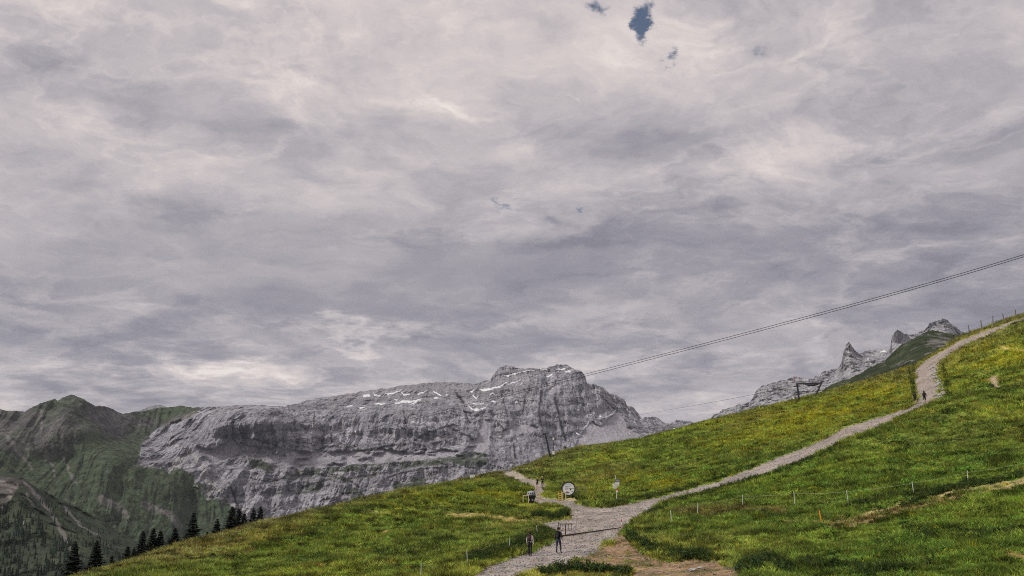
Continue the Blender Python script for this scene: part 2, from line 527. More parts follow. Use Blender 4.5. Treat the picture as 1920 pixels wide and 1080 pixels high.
M = dict(
    meadow=mat_ground('meadow', 1.6, 0.55, 1.5, 5.0, 0.12, 0.8),
    gravel=mat_ground('gravel', 0.5, 0.82, 1.18, 9.0, 0.05, 0.6, fine=(7.0, 0.72, 1.26)),
    dirt=mat_ground('dirt', 0.8, 0.7, 1.25, 6.0, 0.06, 0.6, fine=(5.0, 0.65, 1.3)),
    rock=mat_ground('rock', 0.040, 0.62, 1.36, 0.05, 15.0, 1.0, streak=(0.05, (1.0, 1.0, 0.30), 0.65, 1.3)),
    slope=mat_ground('slope', 0.025, 0.50, 1.5, 0.03, 26.0, 1.0, streak=(0.03, (1.0, 1.0, 0.35), 0.6, 1.35)),
    grass=mat_instance('grass'), leafy=mat_instance('leafy', trans=0.2), pebble=mat_instance('pebble', trans=0.0),
    needle_far=mat_instance('needle_far', trans=0.0),
    snow=mat_plain('snow', (0.68, 0.69, 0.71), 0.7, 0.2, 0.06),
    black=mat_plain('black_paint', (0.018, 0.019, 0.022), 0.5),
    dark_steel=mat_plain('dark_steel', (0.030, 0.031, 0.034), 0.55, 0.25),
    cable=mat_plain('cable', (0.034, 0.035, 0.038), 0.6, 0.1),
    far_cable=mat_plain('far_cable', (0.05, 0.05, 0.055), 0.6, 0.1),
    white=mat_plain('white_paint', (0.66, 0.66, 0.64), 0.6, 0.08),
    postwhite=mat_plain('post_plastic', (0.50, 0.56, 0.47), 0.6, 0.12),
    wood=mat_plain('weathered_wood', (0.20, 0.165, 0.12), 0.85, 0.3, 9.0, bump=0.3),
    darkwood=mat_plain('dark_wood', (0.060, 0.040, 0.030), 0.85, 0.3, 9.0, bump=0.3),
    greywood=mat_plain('grey_wood', (0.16, 0.145, 0.13), 0.85, 0.3, 9.0, bump=0.3),
    yellow=mat_plain('yellow_wood', (0.55, 0.36, 0.09), 0.75, 0.15, 9.0),
    palewood=mat_plain('pale_wood', (0.58, 0.47, 0.24), 0.75, 0.15, 9.0),
    orange=mat_plain('orange_plastic', (0.75, 0.28, 0.03), 0.55, 0.1),
    red=mat_plain('red_paint', (0.50, 0.07, 0.05), 0.55, 0.1),
    greyplate=mat_plain('grey_plate', (0.12, 0.125, 0.13), 0.5, 0.1),
    signwhite=mat_plain('sign_enamel', (0.68, 0.66, 0.60), 0.5, 0.08),
    print_grey=mat_plain('print_grey', (0.22, 0.23, 0.25), 0.6, 0.1),
    print_pale=mat_plain('print_pale', (0.46, 0.55, 0.58), 0.6, 0.1),
    stone=mat_plain('stone', (0.36, 0.345, 0.33), 0.95, 0.35, 3.0, bump=0.5),
    dome=mat_plain('dome_metal', (0.30, 0.32, 0.36), 0.5, 0.3, 5.0),
    navy=mat_plain('navy_paint', (0.016, 0.020, 0.032), 0.5, 0.3, 4.0),
    bark=mat_plain('bark', (0.06, 0.045, 0.033), 0.95, 0.3, 6.0, bump=0.5),
    needle=mat_plain('needle', (0.006, 0.010, 0.007), 0.9, 0.4, 1.2),
    leaf=mat_plain('shrub_leaf', (0.045, 0.085, 0.022), 0.75, 0.5, 2.5),
    rope=mat_plain('fence_rope', (0.34, 0.42, 0.26), 0.7, 0.1),
    wire=mat_plain('wire', (0.10, 0.10, 0.10), 0.5, 0.1),
)

# ------------------------------------------------------------------ the near hill
CREST = [  # u, v, distance of the hill's edge
    (-700, 1345, 60), (-300, 1222, 64), (0, 1130, 72), (170, 1078, 82), (330, 1028, 92), (480, 985, 100), (560, 968, 106), (660, 944, 116), (760, 922, 130), (860, 903, 148),
    (950, 885, 168), (1030, 858, 186), (1090, 840, 196), (1200, 826, 214), (1330, 791, 228), (1420, 768, 234), (1500, 749, 236), (1560, 733, 230), (1640, 711, 210), (1715, 689, 192),
    (1760, 660, 190), (1810, 631, 192), (1860, 612, 196), (1920, 592, 202), (2050, 552, 210), (2300, 480, 225)]
INNER = [
    (-300, 1300, 52), (100, 1150, 58), (400, 1080, 68), (700, 1080, 60), (960, 1080, 56), (1200, 1080, 54), (1500, 1080, 50), (1920, 1080, 46), (2200, 1080, 44),
    (1047, 1039, 65), (990, 1045, 64), (1130, 960, 98), (1155, 945, 104), (1065, 938, 112), (1012, 916, 138), (970, 897, 158), (1300, 955, 85), (1391, 949, 84), (1591, 942, 81),
    (1815, 907, 81), (1725, 757, 136), (1533, 829, 120), (1287, 925, 104), (1419, 885, 110), (1900, 750, 124), (1900, 830, 99), (700, 1000, 88), (860, 970, 98),
    (480, 1045, 80), (1200, 885, 138), (1400, 825, 148), (1600, 770, 158), (1740, 700, 172), (1800, 645, 184), (2150, 800, 110), (600, 1020, 82), (300, 1062, 80)]
_cp, _cz = [], []
def _addcp(u, v, d):
    x, y, z = ray(u, v); h = math.hypot(x, y)
    _cp.append((x / h * d, y / h * d)); _cz.append(z / h * d)
for (u, v, d) in CREST:
    _addcp(u, v, d)
    x, y, z = ray(u, v); h = math.hypot(x, y); E = z / h
    left = 1.0 - smooth(500, 1000, u)
    for k, dr in ((1.3, 0.030 + 0.03 * left), (1.8, 0.085 + 0.05 * left), (2.6, 0.20 + 0.02 * left)):
        _cp.append((x / h * d * k, y / h * d * k)); _cz.append((E - dr) * d * k)
for p in INNER:
    _addcp(*p)
for a in range(-60, 61, 20):
    for d, z in ((6, -5.0), (22, -5.0)):
        _cp.append((math.sin(R(a)) * d, math.cos(R(a)) * d)); _cz.append(z + a * 0.006 * d / 22)
tps_hill = TPS(_cp, _cz, 1e-5)

NAZ = 1130
AZ0, AZ1 = R(-38), R(38)
az_f = np.linspace(AZ0, AZ1, NAZ)
az_all = np.concatenate([np.linspace(R(-70), AZ0, 12)[:-1], az_f, np.linspace(AZ1, R(70), 12)[1:]])
OFF = 11
d_all = np.concatenate([np.geomspace(3, 27, 22)[:-1], np.geomspace(27, 262, 630), np.geomspace(262, 620, 60)[1:]])
AZg, Dg = np.meshgrid(az_all, d_all, indexing='ij')
Xg, Yg = np.sin(AZg) * Dg, np.cos(AZg) * Dg
Zg = tps_hill(Xg, Yg)
# let the edge of the hill meet the sky where it does in the photograph
_ca = np.array([azel(u, v) for (u, v, d) in CREST]); _cd = np.array([c[2] for c in CREST])
E_t = np.tan(np.interp(az_all, _ca[:, 0], _ca[:, 1])); d_c = np.interp(az_all, _ca[:, 0], _cd)
Eg = Zg / Dg
win = (Dg > 0.75 * d_c[:, None]) & (Dg < 1.4 * d_c[:, None])
for it in range(2):
    Em = np.where(win, Eg, -9).max(1)
    Eg = Eg + (E_t - Em)[:, None] * np.exp(-(np.log(Dg / d_c[:, None]) / 0.30) ** 2)
Zg = Eg * Dg
TX, TY = Xg, Yg
relief = 0.32 * fbm(TX / 11, TY / 11, 0.5, 3) + 0.16 * fbm(TX / 2.6, TY / 2.6, 4.5, 3)
tus = ridged(TX / 1.3 + 3, TY / 1.3, 8.5, 3)
Zg0 = Zg + relief * smooth(8, 40, Dg)
Ug, Vg = project(Xg, Yg, Zg)
front = Dg < 1.06 * d_c[:, None]

GRAVEL = [(850, 1100), (900, 1072), (920, 1060), (951, 1051), (981, 1039), (1002, 1027), (1022, 1021), (1040, 1014), (1040, 1003), (1014, 991), (1000, 983), (985, 979), (1000, 977), (1043, 980), (1067, 977), (1069, 962), (1059, 952), (1046, 945), (1030, 944), (1004, 944), (997, 936), (997, 925), (997, 915), (976, 907), (938, 889), (951, 882), (961, 882), (985, 894), (1006, 902), (1025, 911), (1022, 921), (1012, 928), (1015, 932), (1030, 936.5), (1075, 939), (1083, 945), (1112, 952.5), (1134, 952.5), (1165, 947.5), (1195, 941), (1220, 935.8), (1244, 930.3), (1287, 918.3), (1331, 906.3), (1375, 890.8), (1419, 875.8), (1458, 858.8), (1533, 827.8), (1577, 804.8), (1635, 787.8), (1694, 768.8), (1717, 755.8), (1720, 745), (1714, 716), (1716, 695), (1732, 678), (1767, 659), (1796, 642), (1840, 623), (1860, 616), (1900, 601.5), (1935, 590), (1960, 584), (1935, 594), (1900, 606), (1860, 624), (1825, 641), (1781, 664), (1761, 682), (1755, 707), (1765, 733), (1756, 751), (1737, 762.8), (1679, 786.8), (1621, 810.8), (1574, 832.8), (1506, 864.8), (1462, 881.3), (1419, 894.8), (1375, 907.8), (1331, 920.8), (1287, 932.8), (1244, 945.8), (1222, 956.8), (1201, 967), (1181, 979), (1173, 987), (1165, 1000), (1144, 1017), (1124, 1029), (1104, 1041), (1073, 1053.5), (1043, 1064), (1012, 1071), (992, 1076), (940, 1100)]
EARTH = [(1165, 1000), (1180, 1016), (1198, 1033), (1230, 1047), (1270, 1051), (1310, 1052), (1350, 1056), (1378, 1066), (1400, 1080), (1385, 1105), (1160, 1105), (1180, 1070), (1100, 1062), (1040, 1068), (1043, 1064),
         (1073, 1053.5), (1104, 1041), (1124, 1029), (1144, 1017)]
BAREPATCH = [(1847, 714), (1857, 707), (1874, 704), (1872, 714), (1875, 727), (1860, 731), (1854, 721)]
jit = np.clip(Dg / 60, 0.4, 1.2)
ju = Ug + 3.0 * fbm(TX / 1.1, TY / 1.1, 2.5, 3) * 60 / np.maximum(Dg, 40)
jv = Vg + 2.2 * fbm(TX / 1.1, TY / 1.1, 7.5, 3) * 60 / np.maximum(Dg, 40)
m_gravel = inpoly(ju, jv, GRAVEL) & front
m_earth = (inpoly(Ug + 9 * fbm(TX / 2, TY / 2, 2.5, 3), Vg + 6 * fbm(TX / 2, TY / 2, 5.5, 3), EARTH) | inpoly(ju, jv, BAREPATCH)) & front & ~m_gravel

# meadow colours
def lerp(a, b, t):
    return a + (np.asarray(b) - a) * np.asarray(t)[..., None]
f1 = fbm(TX / 34, TY / 34, 1.5, 4); f2 = fbm(TX / 9, TY / 9, 11.5, 4); f3 = fbm(TX / 2.2, TY / 2.2, 21.5, 3); f4 = fbm(TX / 17 + 40, TY / 17, 31.5, 4)
col = np.zeros(TX.shape + (3,)) + np.array((0.112, 0.150, 0.030))
col = lerp(col, (0.052, 0.080, 0.021), smooth(0.0, 0.35, f2) * 0.8)
col = lerp(col, (0.195, 0.222, 0.036), smooth(0.0, 0.40, f4) * 0.7)
col = lerp(col, (0.160, 0.140, 0.052), smooth(0.05, 0.42, f1) * 0.5)
col = lerp(col, (0.20, 0.20, 0.042), smooth(0.10, 0.4, f3) * 0.4)
# the flower-rich bank above the road and below the fence
bank = np.exp(-((Ug - 1560) / 190) ** 2 - ((Vg - (770 - (Ug - 1560) * 0.28)) / 30) ** 2)
bank = np.maximum(bank, np.exp(-((Ug - 1870) / 110) ** 2 - ((Vg - 668) / 34) ** 2))
bank = np.maximum(bank, 0.7 * np.exp(-((Ug - 1230) / 110) ** 2 - ((Vg - 905) / 16) ** 2))
bank = np.maximum(bank, 0.7 * np.exp(-((Ug - 890) / 120) ** 2 - ((Vg - 935) / 14) ** 2))
flower = np.clip(bank * (0.65 + 1.5 * f2 + 1.2 * f3), 0, 1)
col = lerp(col, (0.27, 0.275, 0.022), flower * 0.58)
# greener, fresher grass on the right hand slope
fresh = smooth(1100, 1500, Ug) * smooth(800, 900, Vg)
col = lerp(col, (0.092, 0.158, 0.024), fresh * 0.5)
# brownish strip along the edge of the hill
edge = smooth(0.80, 0.97, Dg / d_c[:, None])
col = lerp(col, (0.150, 0.128, 0.062), edge * 0.5)
wgl = 2.5 * fbm(TX / 3, TY / 3, 41.5, 3)
worn = np.zeros(TX.shape)
def streak(line, width, c, amt):
    global col, worn
    dd = segdist(ju + wgl, jv + wgl * 0.6, line)
    col = lerp(col, c, (1 - smooth(width * 0.6, width * 1.3, dd)) * amt * front)
    worn = np.maximum(worn, (1 - smooth(width * 0.6, width * 1.3, dd)) * front * (amt > 0.65))
streak([(835, 966), (900, 968), (940, 973), (1000, 981)], 4.2, (0.24, 0.19, 0.08), 0.95)
streak([(690, 961), (722, 964), (748, 973)], 2.8, (0.24, 0.24, 0.075), 0.85)
streak([(672, 962), (700, 967), (716, 974)], 2.4, (0.21, 0.22, 0.065), 0.8)
streak([(1872, 650), (1884, 655), (1925, 659)], 1.6, (0.36, 0.31, 0.16), 0.95)
for ln in ([(1560, 986), (1671, 955), (1760, 930), (1849, 913), (1930, 898)], [(1590, 990), (1693, 962), (1782, 940), (1930, 905)]):
    streak(ln, 4.3, (0.27, 0.225, 0.115), 0.90)
streak([(1560, 990), (1640, 975), (1760, 948), (1800, 938)], 9.0, (0.13, 0.095, 0.042), 0.6)
streak([(1270, 962), (1380, 957), (1470, 960)], 7.0, (0.12, 0.088, 0.042), 0.6)
streak([(1470, 979), (1500, 982), (1560, 986)], 4.0, (0.21, 0.155, 0.075), 0.7)
streak([(565, 1067), (608, 1062)], 3.0, (0.27, 0.17, 0.07), 0.9)
streak([(605, 1067), (660, 1058)], 2.5, (0.25, 0.21, 0.07), 0.8)
streak([(772, 1044), (790, 1039)], 3.0, (0.25, 0.16, 0.07), 0.8)
streak([(720, 1001), (745, 997)], 3.0, (0.27, 0.19, 0.08), 0.8)
streak([(1885, 1045), (1930, 1052)], 4.0, (0.26, 0.17, 0.08), 0.8)
streak([(400, 1062), (470, 1035)], 4.0, (0.18, 0.16, 0.06), 0.6)
streak([(1060, 938), (1085, 939)], 3.0, (0.30, 0.25, 0.16), 0.8)
g_col = np.zeros(TX.shape + (3,)) + np.array((0.345, 0.295, 0.258))
g_col = lerp(g_col, (0.225, 0.203, 0.190), smooth(0.0, 0.45, f3 + 0.4 * f2))
g_col = lerp(g_col, (0.37, 0.33, 0.30), smooth(0.05, 0.5, -f3 + 0.3 * f4))
g_col = g_col * (1 + 0.30 * np.clip(2.2 * fbm(TX / 5, TY / 5, 83.5, 4), -0.8, 0.8))[..., None]
for ln in ([(905, 1085), (960, 1062), (1040, 1032), (1100, 1005), (1140, 975), (1200, 955), (1290, 927), (1400, 891), (1520, 846), (1600, 809), (1700, 773), (1732, 752)], [(950, 1085), (1040, 1052), (1110, 1024), (1150, 990), (1205, 961), (1290, 930), (1400, 896), (1520, 852), (1600, 813), (1700, 777), (1742, 755)]):
    dd = segdist(ju, jv, ln)
    g_col = lerp(g_col, (0.40, 0.355, 0.325), (1 - smooth(1.5, 4.5, dd * np.clip(Dg / 75, 0.8, 2.5))) * 0.55)
up = smooth(950, 900, Vg)
g_col = lerp(g_col, (0.40, 0.345, 0.285), up * smooth(1030, 1000, Ug) * 0.8)
g_col = lerp(g_col, (0.330, 0.275, 0.238), smooth(900, 780, Vg) * smooth(1400, 1500, Ug) * 0.7)
e_col = np.zeros(TX.shape + (3,)) + np.array((0.310, 0.205, 0.122))
e_col = lerp(e_col, (0.14, 0.12, 0.05), smooth(0.0, 0.3, f3))
e_col = lerp(e_col, (0.30, 0.23, 0.15), smooth(0.05, 0.4, -f2))
bp_mask = inpoly(Ug, Vg, [(1845, 700), (1880, 700), (1880, 732), (1845, 732)])
e_col[bp_mask] = (0.42, 0.33, 0.21)
col = np.clip(col * np.array((1.66, 1.57, 1.44)), 0, 1)
allcol = np.where(m_gravel[..., None], g_col, np.where(m_earth[..., None], e_col, col))
Zg = Zg0 + np.where(m_gravel | m_earth, -0.06, 0.30 * (tus - 0.35)) * smooth(8, 40, Dg)

nA, nD = Zg.shape
vid = np.arange(nA * nD).reshape(nA, nD)
quads = np.stack([vid[:-1, :-1], vid[1:, :-1], vid[1:, 1:], vid[:-1, 1:]], -1).reshape(-1, 4)
gm = (m_gravel.astype(int) + 2 * m_earth).ravel()
fk = np.zeros(len(quads), int)
cnt1 = (gm[quads] == 1).sum(1); cnt2 = (gm[quads] == 2).sum(1)
fk[cnt1 >= 2] = 1
fk[(cnt2 >= 2) & (fk == 0)] = 2
# the hill sheet reaches far enough; cut what lies unseen beyond
V3 = np.stack([Xg, Yg, Zg], -1).reshape(-1, 3)
CL = allcol.reshape(-1, 3)
for k, (nm, mt) in enumerate((('meadow', 'meadow'), ('gravel_path', 'gravel'), ('bare_ground', 'dirt'))):
    vv, ff, cc = compact(V3, quads[fk == k], CL)
    o = link_mesh(nm, np_mesh(nm, vv, ff[:, ::-1], M[mt], cc))
    tag(o, kind='structure')
FK = fk.reshape(nA - 1, nD - 1)

LD = np.log(d_all)
def height(x, y):
    """height of the hill at a point, scalars"""
    a, d = math.atan2(x, y), math.hypot(x, y)
    i = np.clip((a - AZ0) / (AZ1 - AZ0) * (NAZ - 1), 0, NAZ - 1.001)
    j = np.clip(np.interp(math.log(d), LD, np.arange(len(LD))), 0, len(LD) - 1.001)
    i0, j0 = int(i), int(j); fi, fj = i - i0, j - j0; i0 += OFF
    return float((Zg[i0, j0] * (1 - fi) + Zg[i0 + 1, j0] * fi) * (1 - fj) + (Zg[i0, j0 + 1] * (1 - fi) + Zg[i0 + 1, j0 + 1] * fi) * fj)

def ground(u, v, dmin=30.0, dmax=330.0):
    """where a sight line through the photograph first meets the hill"""
    x, y, z = ray(u, v); h = math.hypot(x, y)
    x, y, z = x / h, y / h, z / h
    prev = dmin
    d = dmin
    while d < dmax:
        if height(x * d, y * d) >= z * d:
            lo, hi = prev, d
            for _ in range(12):
                m = (lo + hi) / 2
                if height(x * m, y * m) >= z * m: hi = m
                else: lo = m
            return Vector((x * hi, y * hi, height(x * hi, y * hi)))
        prev = d; d *= 1.006
    a = math.atan2(x, y); dc = float(np.interp(a, az_all, d_c))
    return Vector((x * dc, y * dc, height(x * dc, y * dc)))

def height_v(x, y):
    a, d = np.arctan2(x, y), np.hypot(x, y)
    i = np.clip((a - AZ0) / (AZ1 - AZ0) * (NAZ - 1), 0, NAZ - 1.001)
    j = np.clip(np.interp(np.log(d), LD, np.arange(len(LD))), 0, len(LD) - 1.001)
    i0 = i.astype(int); j0 = j.astype(int); fi, fj = i - i0, j - j0; i0 = i0 + OFF
    return (Zg[i0, j0] * (1 - fi) + Zg[i0 + 1, j0] * fi) * (1 - fj) + (Zg[i0, j0 + 1] * (1 - fi) + Zg[i0 + 1, j0 + 1] * fi) * fj

def ground_many(u, v):
    x, y, z = ray(u, v); h = np.hypot(x, y); x, y, z = x / h, y / h, z / h
    ds = np.geomspace(30, 330, 700)
    hit = np.full(len(x), np.nan)
    for d in ds:
        m = np.isnan(hit)
        hh = height_v(x * d, y * d) >= z * d
        hit[m & hh] = d
    good = ~np.isnan(hit)
    x, y, hit = x[good], y[good], hit[good]
    return np.stack([x * hit, y * hit, height_v(x * hit, y * hit)], -1), good

def at_dist(u, v, d):
    x, y, z = ray(u, v); h = math.hypot(x, y)
    return Vector((x / h * d, y / h * d, z / h * d))

def px_m(p):
    """metres covered by one photo pixel at a point"""
    return (p.y * math.cos(PITCH) + p.z * math.sin(PITCH)) / F

# ------------------------------------------------------------------ far mountains
def relief_sheet(name, us, sky, bot, ctrl, nrow, disp, colour, mats, split=None, rag=1.0, back=(120, 900), seed=0.0, power=1.0, zrough=12.0):
    us = np.asarray(us, float)
    vs = polyval(sky, us) + rag * (1 + 1.2 * smooth(880, 1000, us) * smooth(1320, 1300, us)) * fbm(us / 9.0 + seed, seed, 0.5, 4, 0.65)
    vb = polyval(bot, us)
    t = np.linspace(0, 1, nrow) ** power
    U = np.repeat(us[:, None], nrow, 1)
    Vv = vb[:, None] + (vs - vb)[:, None] * t[None]
    tp = TPS([(u, v * 2.0) for u, v, d in ctrl], [d for u, v, d in ctrl], 1e-4)
    D = tp(U, Vv * 2.0)
    x, y, z = ray(U, Vv); h = np.hypot(x, y)
    x, y, z = x / h, y / h, z / h
    P = np.stack([x * D, y * D, z * D], -1)
    D = D + disp(U, Vv, P)
    P = np.stack([x * D, y * D, z * D], -1)
    P[..., 2] += zrough * fbm(P[..., 0] / (zrough * 7), P[..., 1] / (zrough * 11), P[..., 2] / (zrough * 7), 4, 0.6)
    cols = colour(U, Vv, P)
    # the far side of the mountain
    rows = [P]
    crow = [cols]
    for k, dd in enumerate(back):
        q = P[:, -1, :].copy()
        hd = q[:, :2] / np.linalg.norm(q[:, :2], axis=1)[:, None]
        q[:, :2] += hd * dd
        q[:, 2] -= dd * (0.45 + 0.25 * k)
        rows.append(q[:, None, :]); crow.append(cols[:, -1:, :])
    P = np.concatenate(rows, 1); cols = np.concatenate(crow, 1)
    n, m = P.shape[:2]
    idx = np.arange(n * m).reshape(n, m)
    q = np.stack([idx[:-1, :-1], idx[1:, :-1], idx[1:, 1:], idx[:-1, 1:]], -1).reshape(-1, 4)
    res = []
    if split is None:
        o = link_mesh(name, np_mesh(name, P.reshape(-1, 3), q, M[mats], cols.reshape(-1, cols.shape[-1]), mats != 'rock'))
        tag(o, kind='structure'); res.append(o)
    else:
        msk = split(U, Vv)
        msk = np.concatenate([msk] + [msk[:, -1:]] * len(back), 1).ravel()
        fm = msk[q].sum(1) >= 2
        for nm, mt, sel in zip(name, mats, (~fm, fm)):
            vv, ff, cc = compact(P.reshape(-1, 3), q[sel], cols.reshape(-1, cols.shape[-1]))
            o = link_mesh(nm, np_mesh(nm, vv, ff, M[mt], cc, mt != 'rock')); tag(o, kind='structure'); res.append(o)
    return dict(us=us, vs=vs, vb=vb, P=P[:, :nrow], nrow=nrow, objs=res, power=power)

def sheet_at(S, u, v):
    i = np.interp(u, S['us'], np.arange(len(S['us'])))
    vs, vb = np.interp(u, S['us'], S['vs']), np.interp(u, S['us'], S['vb'])
    j = np.clip((v - vb) / (vs - vb), 0, 1) ** (1 / S['power']) * (S['nrow'] - 1)
    i0, j0 = min(int(i), len(S['us']) - 2), min(int(j), S['nrow'] - 2); fi, fj = i - i0, j - j0
    P = S['P']
    return (P[i0, j0] * (1 - fi) + P[i0 + 1, j0] * fi) * (1 - fj) + (P[i0, j0 + 1] * (1 - fi) + P[i0 + 1, j0 + 1] * fi) * fj

MAIN_SKY = [(-80, 775), (0, 767), (10, 770), (46, 771), (70, 758), (102, 747), (109, 749), (132, 740.5), (151, 747), (176, 760), (200, 763), (229, 777), (260, 772), (303, 763), (338, 760.5), (366, 764), (387, 763),
            (434, 760), (476, 759), (518, 761), (529, 763), (554, 757), (579, 749), (629, 742), (684, 733), (720, 729), (765, 721), (835, 715.5), (855, 717.5), (890, 719), (919, 712.5), (925, 704), (935, 690), (950, 684),
            (962, 687.5), (985, 691), (1015, 692), (1040, 686), (1050, 682), (1065, 684), (1080, 692.5), (1090, 695), (1097.5, 705), (1100, 718), (1105, 721), (1115, 719.5), (1131, 729), (1142, 737), (1155.5, 741),
            (1171, 749), (1175.5, 760), (1187, 763), (1195.5, 773), (1204.5, 784), (1213, 782), (1233, 782), (1242, 789), (1251, 794.5), (1271, 788), (1287, 789), (1300, 793), (1312, 800), (1360, 815)]
HILL_LINE = [(c[0], c[1]) for c in CREST]
MAIN_BOT = [(-80, 1120), (120, 1120), (300, 1075), (480, 1010), (660, 968), (950, 908), (1030, 880), (1200, 848), (1330, 814), (1360, 822)]
# where pale limestone takes over from the darker slopes on the left
LIME = [(392, 755), (372, 774), (355, 783), (321, 794), (292, 808), (264, 830), (259, 842), (262, 866), (285, 880), (308, 872), (330, 880), (352, 888), (372, 905), (388, 930), (410, 944), (438, 950), (455, 1000), (470, 1100),
        (1400, 1100), (1400, 600), (395, 600)]
MAIN_CTRL = [(-60, 775, 5300), (132, 741, 5250), (60, 780, 5000), (0, 850, 4200), (0, 960, 3500), (110, 860, 4450), (160, 810, 4620), (215, 860, 4150), (250, 900, 3900), (130, 930, 3600), (60, 900, 3950),
             (230, 777, 5500), (235, 820, 5230), (300, 763, 5700), (300, 830, 5220), (350, 762, 5650), (340, 800, 5350), (340, 930, 3950), (290, 960, 3650), (200, 1000, 3200), (100, 1060, 2900), (360, 1000, 3500), (430, 980, 3850),
             (395, 781, 5200), (462, 768, 5230), (518, 766, 5260), (390, 763, 5650), (476, 759, 5500), (332, 830, 4930), (395, 834, 4930), (440, 818, 4980), (518, 838, 4990), (400, 860, 4780), (440, 880, 4600), (520, 900, 4450),
             (480, 980, 3950), (600, 960, 3950), (560, 880, 4620), (540, 758, 5750), (600, 746, 6250), (620, 775, 5450), (700, 731, 6550), (700, 768, 5500), (640, 800, 5300), (700, 825, 5220), (640, 850, 5060), (740, 850, 5080),
             (800, 838, 5180), (680, 872, 4780), (820, 868, 4850), (720, 900, 4480), (860, 905, 4450), (800, 716, 6700), (800, 760, 5700), (840, 790, 5420), (900, 718, 6750), (880, 770, 5750), (930, 740, 6250),
             (930, 820, 5450), (950, 686, 6900), (945, 712, 6650), (1000, 693, 6850), (1000, 745, 6250), (1015, 800, 5800), (1000, 850, 5300), (1050, 684, 6950), (1060, 750, 6350), (1050, 830, 5750), (1092, 697, 6850),
             (1110, 760, 6500), (1130, 810, 6150), (1160, 745, 7000), (1150, 830, 5950), (1205, 785, 7000), (1210, 830, 6250), (1300, 795, 7300), (1340, 815, 7100)]

MAIN_CTRL = [(u, v, d if d > 5000 else 5000 - (5000 - d) * 0.5) for u, v, d in MAIN_CTRL]

def strata(X, Y, Z):
    return (Z - 0.13 * X + 95 * fbm(X / 520, Y / 900, 3.3, 4, 0.55)) / 88.0

def lime_mask(U, Vv):
    k = smooth(800, 860, Vv)
    a = inpoly(U + (8 + 34 * k) * fbm(U / 30, Vv / 20, 1.5, 5, 0.7), Vv + (6 + 16 * k) * fbm(U / 30, Vv / 20, 6.5, 5, 0.7), LIME)
    return a

def main_disp(U, Vv, P):
    X, Y, Z = P[..., 0], P[..., 1], P[..., 2]
    lime = lime_mask(U, Vv).astype(float)
    for _ in range(6):
        lime[1:-1, 1:-1] = (lime[1:-1, 1:-1] * 2 + lime[:-2, 1:-1] + lime[2:, 1:-1] + lime[1:-1, :-2] + lime[1:-1, 2:]) / 6
    big = ridged(X / 620 + 3.1, Y / 900, Z / 900, 4, 0.5)
    gul = ridged(X / 200 + 1.7, Y / 2600 + 2, Z / 800 + 5, 5, 0.5)
    crag = fbm(X / 90, Y / 120 + 8, Z / 60, 5, 0.6)
    zz = strata(X, Y, Z)
    terr = zz - np.floor(zz)
    terr = np.where(terr < 0.62, terr / 0.62 * 0.12, 0.12 + (terr - 0.62) / 0.38 * 0.88) - terr      # ledges and steps
    face = smooth(0.0, 1.0, lime)
    scree = scree_mask(U, Vv)
    flute = ridged(X / 42, Y / 200, Z / 260 + 3, 3, 0.55)
    d_lime = -110 * (big - 0.4) - 135 * (gul - 0.4) - 40 * crag + 78 * terr - 30 * (flute - 0.4)
    spur_ = ridged(X / 360 + 0.55 * Z / 360, Y / 4000, Z / 1900, 4, 0.5)
    gul2 = ridged(X / 120 + 0.50 * Z / 120 + 1.7, Y / 3000, Z / 900 + 5, 4, 0.55)
    d_green = -90 * (big - 0.4) - 150 * (spur_ - 0.4) - 75 * (gul2 - 0.4) - 22 * crag
    e = d_lime * face + d_green * (1 - face)
    return e * (1 - 0.78 * scree)

SCREES = [[(366, 836), (400, 842), (438, 822), (448, 835), (452, 850), (432, 858), (405, 870), (388, 862)],
          [(450, 832), (500, 842), (560, 848), (640, 846), (690, 842), (760, 845), (830, 842), (900, 850), (890, 862), (800, 860), (700, 866), (640, 874), (560, 874), (510, 872), (470, 856)],
          [(905, 785), (925, 790), (918, 815), (915, 840), (900, 848), (870, 846), (895, 820)], [(945, 805), (990, 795), (1012, 800), (1000, 808), (960, 818), (940, 822)],
          [(1075, 850), (1090, 815), (1110, 790), (1125, 800), (1150, 780), (1160, 770), (1175, 800), (1200, 815), (1210, 835), (1150, 845)], [(1020, 735), (1035, 725), (1050, 720), (1048, 735), (1030, 740)],
          [(325, 900), (350, 930), (392, 945), (384, 915), (372, 888), (360, 860), (345, 850)]]
def scree_mask(U, Vv):
    ju_, jv_ = U + 5 * fbm(U / 14, Vv / 9, 3.5, 3), Vv + 4 * fbm(U / 14, Vv / 9, 8.5, 3)
    s = np.zeros(U.shape, bool)
    for p in SCREES[:-1]:
        s |= inpoly(ju_, jv_, p)
    s = s * np.maximum(smooth(-0.30, -0.06, fbm(U / 34, Vv / 12, 93.5, 4, 0.6)), np.maximum(smooth(880, 900, U), smooth(470, 450, U)))
    for _ in range(3):
        s[1:-1, 1:-1] = (s[1:-1, 1:-1] * 2 + s[:-2, 1:-1] + s[2:, 1:-1] + s[1:-1, :-2] + s[1:-1, 2:]) / 6
    return s

